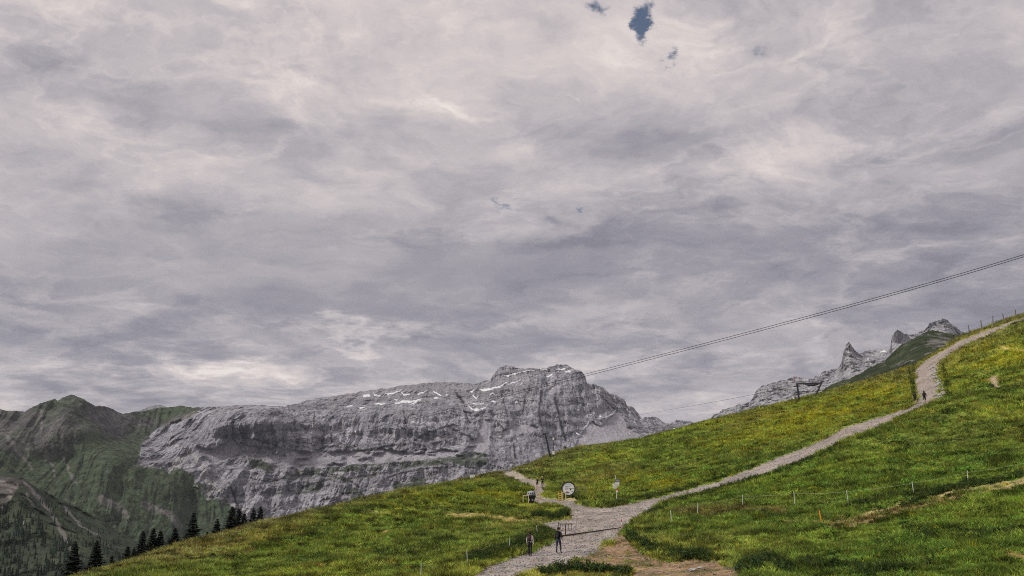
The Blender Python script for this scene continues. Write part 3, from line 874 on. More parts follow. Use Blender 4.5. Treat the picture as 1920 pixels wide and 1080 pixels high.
CLIFFS = [[(322, 800), (390, 782), (462, 768), (520, 766), (548, 782), (545, 800), (520, 838), (470, 826), (430, 824), (395, 838), (330, 832)],
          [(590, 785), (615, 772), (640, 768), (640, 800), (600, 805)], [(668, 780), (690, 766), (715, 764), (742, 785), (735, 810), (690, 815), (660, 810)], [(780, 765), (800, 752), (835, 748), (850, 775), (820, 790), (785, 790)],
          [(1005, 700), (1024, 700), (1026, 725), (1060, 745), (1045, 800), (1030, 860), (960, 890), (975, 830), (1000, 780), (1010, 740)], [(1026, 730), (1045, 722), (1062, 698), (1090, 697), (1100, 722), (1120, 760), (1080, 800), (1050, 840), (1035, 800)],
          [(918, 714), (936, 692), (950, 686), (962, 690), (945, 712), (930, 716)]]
GREENS = [[(600, 878), (660, 872), (740, 866), (830, 858), (905, 848), (920, 862), (900, 878), (850, 872), (760, 876), (680, 884), (620, 886)], [(465, 858), (500, 866), (515, 882), (500, 888), (470, 872)],
          [(560, 915), (600, 903), (612, 910), (580, 922)], [(735, 905), (790, 893), (803, 905), (780, 925), (740, 920)], [(600, 880), (640, 890), (680, 925), (700, 945), (660, 945), (650, 905)],
          [(395, 950), (380, 900), (400, 930), (440, 945), (450, 990), (410, 980)], [(530, 886), (560, 884), (600, 880), (598, 890), (550, 894)]]

CREVICES = [([(777, 826), (795, 814), (835, 800), (852, 796)], 1.8), ([(685, 841), (715, 840), (750, 832)], 1.6), ([(640, 852), (650, 839), (665, 837), (679, 845)], 1.5), ([(490, 900), (507, 904), (534, 894)], 1.5), ([(554, 892), (595, 889), (634, 883)], 1.6),
            ([(640, 892), (662, 905), (684, 922)], 2.0), ([(601, 939), (629, 933), (657, 922)], 2.0), ([(462, 821), (490, 828), (518, 836)], 1.5), ([(545, 844), (579, 847), (609, 839), (634, 837)], 1.6), ([(1022, 702), (1025, 722)], 1.6), ([(1016, 732), (1010, 772), (1016, 800)], 2.2),
            ([(962, 822), (966, 860)], 1.8), ([(855, 735), (868, 755)], 2.5), ([(930, 790), (945, 805), (965, 808)], 1.8), ([(850, 805), (885, 820), (892, 838)], 2.0), ([(1064, 697), (1098, 700)], 1.4), ([(860, 915), (895, 905), (930, 895)], 1.6), ([(700, 905), (740, 890), (790, 880), (850, 876)], 1.5),
            ([(560, 915), (590, 905), (620, 898)], 1.6), ([(735, 925), (790, 905)], 1.6), ([(430, 905), (440, 935), (455, 960)], 1.8), ([(620, 800), (622, 830)], 1.5), ([(756, 770), (762, 800)], 1.4), ([(870, 770), (880, 792)], 1.8), ([(1120, 735), (1150, 765), (1175, 790)], 1.2), ([(590, 775), (588, 800)], 1.4),
            ([(1040, 745), (1050, 790), (1060, 825)], 1.6), ([(985, 745), (980, 775)], 1.5), ([(940, 735), (950, 775)], 1.3)]
def main_colour(U, Vv, P):
    X, Y, Z = P[..., 0], P[..., 1], P[..., 2]
    ju_, jv_ = U + 7 * fbm(U / 16, Vv / 10, 13.5, 4), Vv + 5 * fbm(U / 16, Vv / 10, 18.5, 4)
    lime = lime_mask(U, Vv)
    n1 = fbm(X / 150, Y / 200, Z / 110, 5, 0.6); n2 = fbm(X / 50, Y / 90, Z / 160 + 3, 4, 0.6)
    str_ = fbm(X / 900, Y / 900, (Z + 0.1 * X) / 28, 4, 0.6)
    ck = ridged(X / 85, Y / 120, Z / 60, 4, 0.62)
    ck2 = ridged(X / 34 + 7, Y / 70, Z / 26, 3, 0.6)
    base = np.zeros(U.shape + (3,)) + np.array((0.385, 0.378, 0.398))
    base = lerp(base, (0.265, 0.263, 0.288), smooth(0.0, 0.4, n1) * 0.8)
    base = lerp(base, (0.47, 0.455, 0.458), smooth(0.05, 0.45, -n1 + 0.4 * str_) * 0.7)
    base = base * (1 - 0.70 * smooth(0.62, 0.88, ck) - 0.38 * smooth(0.68, 0.95, ck2))[..., None]
    base = lerp(base, (0.150, 0.154, 0.176), smooth(0.18, 0.36, str_) * 0.6)
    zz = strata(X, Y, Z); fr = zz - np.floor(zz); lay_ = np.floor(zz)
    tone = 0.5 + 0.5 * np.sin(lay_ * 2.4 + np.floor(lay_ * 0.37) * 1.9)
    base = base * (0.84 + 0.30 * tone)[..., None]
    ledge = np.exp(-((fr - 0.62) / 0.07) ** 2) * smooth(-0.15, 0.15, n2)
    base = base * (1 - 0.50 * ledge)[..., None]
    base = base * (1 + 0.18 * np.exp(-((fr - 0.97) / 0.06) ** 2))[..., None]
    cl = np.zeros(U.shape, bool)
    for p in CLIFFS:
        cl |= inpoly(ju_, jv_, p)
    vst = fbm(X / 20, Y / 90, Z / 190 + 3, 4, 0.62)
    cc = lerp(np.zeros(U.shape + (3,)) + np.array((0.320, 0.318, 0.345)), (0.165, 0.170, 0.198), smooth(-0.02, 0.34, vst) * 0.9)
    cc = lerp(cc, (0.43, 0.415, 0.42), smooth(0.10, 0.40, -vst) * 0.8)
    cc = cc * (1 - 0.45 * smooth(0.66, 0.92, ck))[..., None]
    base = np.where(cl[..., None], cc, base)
    plate = smooth(770, 735, Vv) * (U > 530) * (U < 1000)
    base = lerp(base, (0.315, 0.302, 0.308), plate * 0.5)
    for ln, w in CREVICES:
        dd = segdist(U + 2.5 * fbm(U / 7, Vv / 7, 23.5, 4, 0.6), Vv + 2.5 * fbm(U / 7, Vv / 7, 28.5, 4, 0.6), ln)
        base = base * (1 - 0.80 * (1 - smooth(w * 0.5, w * 1.5, dd)) * smooth(-0.25, 0.05, n2 + 0.1))[..., None]
    s = scree_mask(U, Vv)
    sf = fbm(U / 4.0 + Vv / 30, Vv / 26.0, 2.5, 4, 0.6) + 0.5 * fbm(U / 20, Vv / 9, 4.5, 3)
    base = lerp(base, np.array((0.390, 0.378, 0.392)) * (1 + 0.25 * sf)[..., None], s * 0.94)
    gr = np.zeros(U.shape, bool)
    for p in GREENS:
        gr |= inpoly(ju_, jv_, p)
    gm_ = gr * smooth(-0.25, 0.2, fbm(X / 60, Y / 60, Z / 40, 4, 0.6) + 0.12)
    base = lerp(base, (0.056, 0.074, 0.040), gm_ * 0.92)
    shelf = np.exp(-((fr - 0.93) / 0.10) ** 2) * smooth(848, 885, Vv) * smooth(-0.1, 0.25, n1 + 0.1) * smooth(440, 520, U)
    base = lerp(base, (0.058, 0.075, 0.042), shelf * 0.8)
    low = smooth(895, 960, Vv) * smooth(640, 760, U)
    base = lerp(base, (0.06, 0.075, 0.042), low * smooth(-0.05, 0.3, n1) * 0.9)
    base = base * (0.88 + 0.10 * s)[..., None] * np.array((1.0, 0.985, 1.03))
    # darker schist and grass on the left hand mountain
    g = np.zeros(U.shape + (3,)) + np.array((0.100, 0.097, 0.097))
    g = lerp(g, (0.170, 0.160, 0.156), smooth(0.0, 0.4, n1 + 0.5 * n2) * 0.75)
    grassy = smooth(-0.18, 0.28, fbm(X / 420, Y / 500, Z / 300 + 4, 5, 0.55) + 0.40 * smooth(800, 900, Vv) - 0.10 + 0.2 * smooth(120, 230, U) * smooth(790, 830, Vv))
    g = lerp(g, (0.058, 0.086, 0.044), grassy * 0.85)
    for ln, w in (([(78, 770), (78, 830), (98, 870), (103, 895)], 2.2), ([(118, 800), (115, 850), (130, 885), (145, 910)], 2.0), ([(100, 795), (120, 780)], 2.0), ([(190, 935), (225, 955), (235, 965)], 6.0), ([(270, 945), (320, 965), (335, 985)], 6.0),
                  ([(365, 776), (340, 786), (318, 805)], 4.0), ([(290, 810), (315, 795), (345, 780)], 2.5), ([(0, 800), (60, 880)], 3.0)):
        dd = segdist(ju_, jv_, ln)
        g = lerp(g, (0.190, 0.178, 0.172), (1 - smooth(w * 0.5, w * 1.6, dd)) * 0.8)
    g = lerp(g, (0.060, 0.105, 0.030), (1 - smooth(3, 9, segdist(ju_, jv_, [(300, 812), (325, 797)]))) * 0.9)
    g = lerp(g, (0.045, 0.062, 0.040), smooth(960, 1040, Vv) * 0.7)
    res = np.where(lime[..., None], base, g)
    for ln, w in (([(380, 875), (388, 895), (392, 935)], 3.2), ([(398, 880), (402, 905), (425, 935), (440, 950)], 2.2), ([(350, 842), (372, 865), (385, 890)], 4.0), ([(330, 870), (345, 860)], 6.0)):
        dd = segdist(ju_, jv_, ln)
        res = lerp(res, (0.36, 0.345, 0.345), (1 - smooth(w * 0.5, w * 1.5, dd)) * 0.85)
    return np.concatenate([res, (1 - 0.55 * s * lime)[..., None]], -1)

us_main = np.linspace(-78, 1352, 1130)
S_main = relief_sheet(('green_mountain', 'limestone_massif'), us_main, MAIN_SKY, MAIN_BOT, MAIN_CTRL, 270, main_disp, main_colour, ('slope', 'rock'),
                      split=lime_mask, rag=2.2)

# the range with the rock towers
TOW_SKY = [(1300, 800), (1328, 790), (1338, 777), (1352, 771), (1370, 762.5), (1388, 758), (1405, 754), (1417, 735), (1428, 723), (1449, 717), (1475, 711.5), (1492.5, 705.6), (1504, 707), (1516, 710), (1533, 703), (1554, 694),
           (1571, 689.6), (1578, 678), (1582, 660), (1586, 646), (1592, 640), (1597.5, 649), (1606, 660), (1611, 664), (1621, 657.5), (1650, 654.6), (1667, 656), (1669.5, 652), (1671, 640), (1673, 630), (1678, 622), (1683, 619.3), (1689, 620.5), (1695, 624.5), (1703, 629), (1723, 625),
           (1736, 618), (1740, 612), (1743, 606), (1767, 597), (1778, 602), (1793, 615), (1807.5, 624), (1822, 628), (1860, 640)]
TOW_BOT = [(1300, 820), (1420, 790), (1560, 755), (1715, 712), (1810, 652), (1860, 645)]
TOW_CTRL = [(1310, 795, 6800), (1400, 758, 6700), (1400, 790, 6300), (1450, 718, 6900), (1450, 770, 6250), (1500, 708, 7000), (1520, 755, 6300), (1570, 690, 6900), (1592, 640, 6900), (1592, 680, 6750), (1600, 720, 6350), (1640, 655, 7300),
            (1640, 690, 6700), (1682, 620, 7000), (1682, 665, 6700), (1720, 626, 7400), (1767, 598, 7300), (1767, 630, 7050), (1815, 630, 7500), (1850, 640, 7400), (1715, 700, 6400)]
def tow_disp(U, Vv, P):
    X, Y, Z = P[..., 0], P[..., 1], P[..., 2]
    tw = np.exp(-((U - 1594) / 12) ** 2) + np.exp(-((U - 1686) / 16) ** 2) + np.exp(-((U - 1768) / 26) ** 2)
    return -120 * (ridged(X / 330, Y / 500, Z / 700, 4) - 0.4) - 70 * (ridged(X / 110 + 4, Y / 300, Z / 420, 5, 0.55) - 0.4) - 75 * fbm(X / 70, Y / 90, Z / 60, 5, 0.62) - 120 * tw
def tow_colour(U, Vv, P):
    X, Y, Z = P[..., 0], P[..., 1], P[..., 2]
    n1 = fbm(X / 130, Y / 200, Z / 150, 5, 0.6)
    b = np.zeros(U.shape + (3,)) + np.array((0.37, 0.362, 0.385))
    b = lerp(b, (0.22, 0.22, 0.25), smooth(0.0, 0.4, n1) * 0.7)
    b = lerp(b, (0.46, 0.445, 0.455), smooth(0.05, 0.4, -n1) * 0.7)
    vs = polyval(TOW_SKY, U)
    fan = smooth(10, 40, Vv - vs) * smooth(0.15, -0.1, n1)
    vst = fbm(X / 30, Y / 90, Z / 190 + 3, 4, 0.62)
    b = b * (1 - 0.5 * smooth(0.0, 0.35, vst) * (1 - fan) - 0.4 * smooth(0.65, 0.9, ridged(X / 80, Y / 100, Z / 60, 4, 0.6)))[..., None]
    return lerp(b, (0.39, 0.382, 0.395), fan * 0.7)
S_tow = relief_sheet('tower_range', np.linspace(1305, 1855, 540), TOW_SKY, TOW_BOT, TOW_CTRL, 120, tow_disp, tow_colour, 'rock', rag=6.0, seed=7.7, zrough=7.0)

# green shoulder in front of the towers
SH_SKY = [(1505, 760), (1536, 738), (1548, 727), (1562.5, 719), (1592, 710), (1621, 695), (1659, 675), (1691, 646), (1737.5, 621), (1749, 619), (1772.5, 624), (1796, 627), (1822, 631), (1860, 640)]
SH_BOT = [(1505, 766), (1560, 752), (1640, 730), (1715, 708), (1760, 680), (1810, 650), (1860, 644)]
SH_CTRL = [(1510, 760, 800), (1560, 722, 960), (1560, 745, 800), (1620, 697, 1000), (1640, 725, 780), (1660, 676, 1040), (1700, 700, 780), (1740, 622, 1120), (1740, 670, 850), (1800, 630, 1150), (1800, 648, 950), (1850, 641, 1150)]
def sh_disp(U, Vv, P):
    X, Y, Z = P[..., 0], P[..., 1], P[..., 2]
    return -26 * (ridged(X / 90, Y / 120, Z / 90, 4) - 0.4) - 10 * fbm(X / 18, Y / 25, Z / 16, 5, 0.6)
def sh_colour(U, Vv, P):
    X, Y, Z = P[..., 0], P[..., 1], P[..., 2]
    n1 = fbm(X / 16, Y / 30, Z / 9, 5, 0.6)
    b = np.zeros(U.shape + (3,)) + np.array((0.034, 0.046, 0.024))
    b = lerp(b, (0.062, 0.076, 0.038), smooth(0.0, 0.3, fbm(X / 60, Y / 60, Z / 60, 4)) * 0.8)
    rk = smooth(0.10, 0.30, n1 + 0.35 * np.exp(-((U - 1760) / 35) ** 2 - ((Vv - 640) / 14) ** 2) - 0.08)
    return lerp(b, (0.20, 0.185, 0.175), rk * 0.8)
M['shoulder'] = mat_ground('shoulder', 0.09, 0.6, 1.4, 0.2, 3.0, 0.9)
S_sh = relief_sheet('grassy_shoulder', np.linspace(1508, 1855, 420), SH_SKY, SH_BOT, SH_CTRL, 90, sh_disp, sh_colour, 'shoulder', rag=1.6, back=(40, 300), seed=3.3, zrough=2.0)

# dark wooded spur on the left, in front of the green mountain
SP_SKY = [(-80, 845), (-30, 868), (0, 880), (30, 890), (44, 895), (55, 905), (80, 920), (105, 932), (140, 950), (176, 967), (212, 990), (246, 1010), (300, 1040), (350, 1062)]
SP_BOT = [(-80, 1150), (160, 1150), (250, 1110), (350, 1072)]
SP_CTRL = [(-60, 860, 2500), (0, 882, 2520), (44, 896, 2500), (0, 965, 2280), (60, 970, 2200), (44, 940, 2260), (100, 935, 2550), (110, 1000, 2150), (176, 970, 2600), (200, 1040, 2150), (246, 1012, 2600), (100, 1090, 1750), (0, 1100, 1750), (330, 1060, 2500), (250, 1090, 2000)]
def sp_disp(U, Vv, P):
    X, Y, Z = P[..., 0], P[..., 1], P[..., 2]
    return -95 * (ridged(X / 260, Y / 420, Z / 500, 4) - 0.4) - 32 * fbm(X / 50, Y / 60, Z / 50, 5, 0.6)
def sp_colour(U, Vv, P):
    X, Y, Z = P[..., 0], P[..., 1], P[..., 2]
    ju_, jv_ = U + 5 * fbm(U / 12, Vv / 9, 13.5, 4), Vv + 4 * fbm(U / 12, Vv / 9, 18.5, 4)
    b = np.zeros(U.shape + (3,)) + np.array((0.046, 0.060, 0.040))
    b = lerp(b, (0.080, 0.092, 0.055), smooth(0.0, 0.35, fbm(X / 130, Y / 200, Z / 110, 4)) * 0.8)
    slab = inpoly(ju_, jv_, [(-80, 870), (0, 893), (44, 899), (30, 920), (12, 950), (-5, 968), (-80, 980)])
    ribs = smooth(-0.1, 0.3, fbm((X * 0.6 + Z * 1.2) / 18, Y / 100, Z / 40, 4, 0.6))
    b = np.where(slab[..., None], lerp(np.zeros(U.shape + (3,)) + np.array((0.10, 0.094, 0.085)), (0.26, 0.235, 0.215), ribs), b)
    for ln, w in (([(46, 903), (70, 930), (95, 960), (112, 990), (135, 1030)], 4.0), ([(50, 925), (62, 950)], 2.0), ([(36, 965), (45, 985)], 2.5), ([(100, 940), (112, 960), (118, 985)], 4.0), ([(120, 950), (150, 985), (185, 1005)], 2.0)):
        dd = segdist(ju_, jv_, ln)
        c = (0.055, 0.078, 0.032) if w == 4.0 and ln[0][0] == 100 else (0.24, 0.22, 0.21)
        b = lerp(b, c, (1 - smooth(w * 0.4, w * 1.4, dd)) * 0.85)
    return b
M['spur'] = mat_ground('spur', 0.03, 0.6, 1.4, 0.06, 8.0, 0.9)
S_sp = relief_sheet('wooded_spur', np.linspace(-78, 350, 330), SP_SKY, SP_BOT, SP_CTRL, 130, sp_disp, sp_colour, 'spur', rag=2.0, back=(60, 500), seed=9.1, zrough=5.0)

# pale ridge far behind
def fr_disp(U, Vv, P): return -60 * ridged(P[..., 0] / 200, P[..., 1] / 300, P[..., 2] / 200, 4)
def fr_colour(U, Vv, P): return np.zeros(U.shape + (3,)) + np.array((0.24, 0.24, 0.26))
S_fr = relief_sheet('far_ridge', np.linspace(215, 345, 110), [(215, 786), (232, 776), (262, 770), (278, 763), (292, 760.5), (301, 759), (315, 763), (345, 775)], [(215, 800), (345, 800)],
                    [(220, 785, 9800), (300, 760, 9900), (300, 798, 9400), (340, 775, 9900), (230, 798, 9400)], 40, fr_disp, fr_colour, 'rock', rag=0.8, seed=5.5)

# valley floor under everything
nv = 60
gx, gy = np.meshgrid(np.linspace(-11000, 11000, nv), np.linspace(-3000, 12500, nv), indexing='ij')
gz = -900 + 60 * fbm(gx / 3000, gy / 3000, 0.5, 3)
ii = np.arange(nv * nv).reshape(nv, nv)
vf = np.stack([ii[:-1, :-1], ii[1:, :-1], ii[1:, 1:], ii[:-1, 1:]], -1).reshape(-1, 4)
tag(link_mesh('valley_ground', np_mesh('valley_ground', np.stack([gx, gy, gz], -1).reshape(-1, 3), vf, M['slope'], np.zeros((nv * nv, 3)) + np.array((0.04, 0.06, 0.028)))), kind='structure')

# the air between here and the mountains
hz = MB(); hz.box((0, 5000, 650), (24000, 17600, 3400))
hm = bpy.data.materials.new('haze'); hm.use_nodes = True
hn = hm.node_tree; hn.nodes.remove(hn.nodes['Principled BSDF'])
pv = hn.nodes.new('ShaderNodeVolumePrincipled')
pv.inputs['Color'].default_value = (0.84, 0.90, 1.0, 1)
pv.inputs['Density'].default_value = HAZE
hn.links.new(pv.outputs[0], hn.nodes['Material Output'].inputs['Volume'])
o = hz.build('haze', hm); tag(o, 'thin pale air between the meadow and the mountains', 'haze', kind='stuff')

# ------------------------------------------------------------------ scattered growth
def scatter(name, pts, rot, scl, tint, pick, protos, label=None, cat=None):
    """one object that stands a small model on each point"""
    me = bpy.data.meshes.new(name)
    n = len(pts)
    me.vertices.add(n); me.vertices.foreach_set('co', np.asarray(pts, np.float32).ravel())
    a = me.attributes.new('rot', 'FLOAT_VECTOR', 'POINT'); a.data.foreach_set('vector', np.asarray(rot, np.float32).ravel())
    a = me.attributes.new('scl', 'FLOAT_VECTOR', 'POINT'); a.data.foreach_set('vector', np.asarray(scl, np.float32).ravel())
    a = me.attributes.new('tint', 'FLOAT_VECTOR', 'POINT'); a.data.foreach_set('vector', np.asarray(tint, np.float32).ravel())
    a = me.attributes.new('pick', 'INT', 'POINT'); a.data.foreach_set('value', np.asarray(pick, np.int32))
    o = link_mesh(name, me)
    cl = bpy.data.collections.new(name + '_models')
    for i, pm in enumerate(protos):
        cl.objects.link(bpy.data.objects.new('%s_model_%02d' % (name, i), pm))
    ng = bpy.data.node_groups.new(name, 'GeometryNodeTree')
    ng.interface.new_socket('Geometry', in_out='INPUT', socket_type='NodeSocketGeometry')
    ng.interface.new_socket('Geometry', in_out='OUTPUT', socket_type='NodeSocketGeometry')
    N = ng.nodes; L = ng.links
    gi, go = N.new('NodeGroupInput'), N.new('NodeGroupOutput')
    ci = N.new('GeometryNodeCollectionInfo'); ci.inputs['Collection'].default_value = cl
    ci.inputs['Separate Children'].default_value = True; ci.inputs['Reset Children'].default_value = True
    ip = N.new('GeometryNodeInstanceOnPoints'); ip.inputs['Pick Instance'].default_value = True
    def att(nm, ty):
        x = N.new('GeometryNodeInputNamedAttribute'); x.data_type = ty; x.inputs['Name'].default_value = nm
        return x.outputs['Attribute']
    L.new(gi.outputs[0], ip.inputs['Points']); L.new(ci.outputs[0], ip.inputs['Instance'])
    L.new(att('pick', 'INT'), ip.inputs['Instance Index'])
    e2r = N.new('FunctionNodeEulerToRotation'); L.new(att('rot', 'FLOAT_VECTOR'), e2r.inputs[0])
    L.new(e2r.outputs[0], ip.inputs['Rotation']); L.new(att('scl', 'FLOAT_VECTOR'), ip.inputs['Scale'])
    L.new(ip.outputs[0], go.inputs[0])
    md = o.modifiers.new('scatter', 'NODES'); md.node_group = ng
    tag(o, label, cat, kind='stuff')
    return o

def tuft_mesh(name, nblade, spread, h, width, lean, mat, rs):
    r = random.Random(rs)
    vs, fs = [], []
    for b in range(nblade):
        a = r.uniform(0, 6.283); rr = spread * math.sqrt(r.random())
        bx, by = math.cos(a) * rr, math.sin(a) * rr
        la = a + r.uniform(-0.8, 0.8); ln = lean * r.uniform(0.3, 1.0) * h; hh = h * r.uniform(0.55, 1.0)
        wa = r.uniform(0, 3.14159); wx, wy = math.cos(wa) * width * r.uniform(.6, 1.3), math.sin(wa) * width
        i = len(vs)
        vs += [(bx - wx, by - wy, -0.05), (bx + wx, by + wy, -0.05), (bx + wx * .8 + math.cos(la) * ln * .4, by + wy * .8 + math.sin(la) * ln * .4, hh * .6),
               (bx - wx * .8 + math.cos(la) * ln * .4, by - wy * .8 + math.sin(la) * ln * .4, hh * .6), (bx + math.cos(la) * ln, by + math.sin(la) * ln, hh)]
        fs += [(i, i + 1, i + 2, i + 3), (i + 3, i + 2, i + 4)]
    me = bpy.data.meshes.new(name); me.from_pydata(vs, [], fs); me.materials.append(mat)
    return me

def leaf_clump(name, n, rad, h, size, mat, rs):
    r = random.Random(rs); vs, fs = [], []
    for k in range(n):
        a = r.uniform(0, 6.283); rr = rad * math.sqrt(r.random()); z = h * r.random() * (1 - 0.5 * rr / rad)
        c = Vector((math.cos(a) * rr, math.sin(a) * rr, z))
        nrm = Vector((r.gauss(0, .7) + math.cos(a) * .5, r.gauss(0, .7) + math.sin(a) * .5, r.uniform(.2, 1.2))).normalized()
        t = nrm.orthogonal().normalized(); t.rotate(Matrix.Rotation(r.uniform(0, 6.28), 3, nrm)); b = nrm.cross(t)
        s = size * r.uniform(.6, 1.3); i = len(vs)
        vs += [tuple(c - t * s), tuple(c + b * s * .45), tuple(c + t * s), tuple(c - b * s * .45)]
        fs.append((i, i + 1, i + 2, i + 3))
    me = bpy.data.meshes.new(name); me.from_pydata(vs, [], fs); me.materials.append(mat)
    return me

# grass and herbs over the meadow
inframe = (Ug > -330) & (Ug < 2280) & (Vg < 1260) & (Dg < 1.12 * d_c[:, None]) & (Dg > 27.2) & (AZg > AZ0) & (AZg < AZ1)
ok = inframe.copy(); ok[-1, :] = False; ok[:, -1] = False
cand = np.argwhere(ok)
core = m_gravel.copy()
for k in (1, 2, 3, 4, 5):
    core[k:, :] &= m_gravel[:-k, :]; core[:-k, :] &= m_gravel[k:, :]
for k in (1, 2):
    core[:, k:] &= m_gravel[:, :-k]; core[:, :-k] &= m_gravel[:, k:]
keep_p = np.where(m_gravel[cand[:, 0], cand[:, 1]], np.where(core[cand[:, 0], cand[:, 1]], 0.004, 0.10), np.where(m_earth[cand[:, 0], cand[:, 1]], 0.06, 1.0))
tan_ = worn[cand[:, 0], cand[:, 1]]
keep_p = keep_p * (1 - 0.86 * tan_)
NT_GRASS = 275000
sel = RNG.random(len(cand)) < np.clip(keep_p * NT_GRASS / max(1, (keep_p > 0).sum()), 0, 1) * 1.0
cand = cand[sel]
ai, di = cand[:, 0], cand[:, 1]
fa, fd = RNG.random(len(cand)), RNG.random(len(cand))
def bil(A):
    return (A[ai, di] * (1 - fa) + A[ai + 1, di] * fa) * (1 - fd) + (A[ai, di + 1] * (1 - fa) + A[ai + 1, di + 1] * fa) * fd
P = np.stack([bil(Xg), bil(Yg), bil(Zg) - 0.02], -1)
dist = np.hypot(P[:, 0], P[:, 1])
f5 = 0.6 * fbm(P[:, 0] / 0.8, P[:, 1] / 0.8, 71.5, 3) + 0.7 * fbm(P[:, 0] / 2.4, P[:, 1] / 2.4, 75.5, 3)
tcol = col[ai, di] * (1.0 + 0.9 * np.clip(f5 * 2.6, -0.85, 0.9))[:, None] * RNG.uniform(0.55, 1.6, len(cand))[:, None]
tcol = tcol * (1 + RNG.normal(0, 0.10, (len(cand), 3)))
herb = smooth(0.05, 0.35, fbm(P[:, 0] / 4, P[:, 1] / 4, 55.5, 3))
pick = np.where(RNG.random(len(cand)) < 0.15 + 0.45 * herb, RNG.integers(3, 5, len(cand)), RNG.integers(0, 3, len(cand)))
tcol[pick >= 3] *= np.array((0.62, 0.78, 0.75))
fl = RNG.random(len(cand)) < flower[ai, di] * 0.38 + 0.012
tcol[fl] = np.array((0.46, 0.41, 0.025)) * RNG.uniform(0.6, 1.2, fl.sum())[:, None]
size = (0.62 + 0.0042 * dist) * RNG.uniform(0.55, 1.35, len(cand)) * (0.75 + 0.6 * smooth(-0.3, 0.4, fbm(P[:, 0] / 7, P[:, 1] / 7, 66.5, 3)))
size = np.where(tan_[sel] > 0.5, size * 0.5, size)
size = np.where(m_earth[ai, di] | m_gravel[ai, di], size * 0.55, size)
rot = np.stack([RNG.normal(0, .12, len(cand)), RNG.normal(0, .12, len(cand)), RNG.uniform(0, 6.283, len(cand))], -1)
scl = np.stack([size * 1.15, size * 1.15, size * RNG.uniform(0.6, 1.1, len(cand))], -1)
protos = [tuft_mesh('grass_tuft', 16, 0.22, 0.36, 0.016, 0.8, M['grass'], k) for k in range(3)] + [leaf_clump('herb_clump', 22, 0.26, 0.26, 0.085, M['leafy'], 10 + k) for k in range(2)]
scatter('meadow_grass', P, rot, scl, np.clip(tcol, 0.004, 1), pick, protos, 'long green and yellowing meadow grass covering the whole slope', 'grass')

# rank weeds along the road and the fence
WEEDS = [([(880, 1052), (940, 1034), (1000, 1012), (1035, 1002), (1015, 992)], 10, 700), ([(1180, 1005), (1205, 1026), (1260, 1042), (1330, 1046)], 7, 420), ([(1035, 1074), (1075, 1070), (1120, 1072), (1180, 1078)], 5, 160), ([(1390, 1066), (1450, 1050), (1480, 1075)], 8, 250),
         ([(1000, 966), (1040, 972), (1062, 966), (1060, 956)], 4, 280), ([(970, 884), (1010, 894), (1040, 900)], 3, 90), ([(1090, 948), (1130, 949), (1180, 940), (1240, 929), (1330, 904), (1420, 872)], 2.2, 350), ([(1210, 968), (1260, 946), (1330, 924), (1460, 886), (1560, 845)], 3, 350),
         ([(1080, 930), (1085, 936), (1100, 938)], 3, 90), ([(1705, 690), (1710, 715), (1715, 745)], 2.5, 130), ([(1770, 690), (1775, 720), (1780, 745)], 3, 110), ([(1600, 950), (1680, 932), (1740, 925), (1830, 907)], 5, 260), ([(1690, 952), (1760, 925), (1850, 908), (1920, 893)], 2.2, 160),
         ([(1850, 722), (1880, 735), (1920, 725)], 4, 60), ([(950, 914), (975, 920), (985, 928)], 5, 60), ([(1700, 1000), (1850, 1010), (1900, 1000)], 14, 100), ([(1500, 1060), (1620, 1072), (1750, 1060)], 14, 140), ([(600, 970), (820, 940)], 10, 90), ([(700, 1050), (860, 1010)], 14, 110)]
wu, wv = [], []
for ln, w, n in WEEDS:
    seg = np.array(ln, float); L_ = np.hypot(*(seg[1:] - seg[:-1]).T); cum = np.concatenate([[0], np.cumsum(L_)])
    q = RNG.uniform(0, cum[-1], n)
    wu.append(np.interp(q, cum, seg[:, 0]) + RNG.normal(0, w * 0.5, n)); wv.append(np.interp(q, cum, seg[:, 1]) + RNG.normal(0, w * 0.42, n))
wu, wv = np.concatenate(wu), np.concatenate(wv)
k_ = (wv < 1100) & (~inpoly(wu, wv, GRAVEL) | (RNG.random(len(wu)) < 0.05))
wp, good = ground_many(wu[k_], wv[k_])
n = len(wp)
wt = np.array(((0.034, 0.062, 0.016), (0.052, 0.085, 0.020), (0.080, 0.110, 0.026), (0.045, 0.070, 0.020)))[RNG.integers(0, 4, n)]
ws = RNG.uniform(0.5, 1.25, n)
wrot = np.stack([RNG.normal(0, .1, n), RNG.normal(0, .1, n), RNG.uniform(0, 6.28, n)], -1)
scatter('roadside_weeds', wp, wrot, np.stack([ws, ws, ws * RNG.uniform(.7, 1.15, n)], -1), wt, RNG.integers(0, 3, n),
        [leaf_clump('weed_clump', 46, 0.30, 0.42, 0.075, M['leafy'], 30 + k) for k in range(2)] + [tuft_mesh('weed_tuft', 26, 0.25, 0.55, 0.018, 0.6, M['grass'], 33)],
        'dark leafy weeds growing thick along the edges of the gravel road', 'weeds')

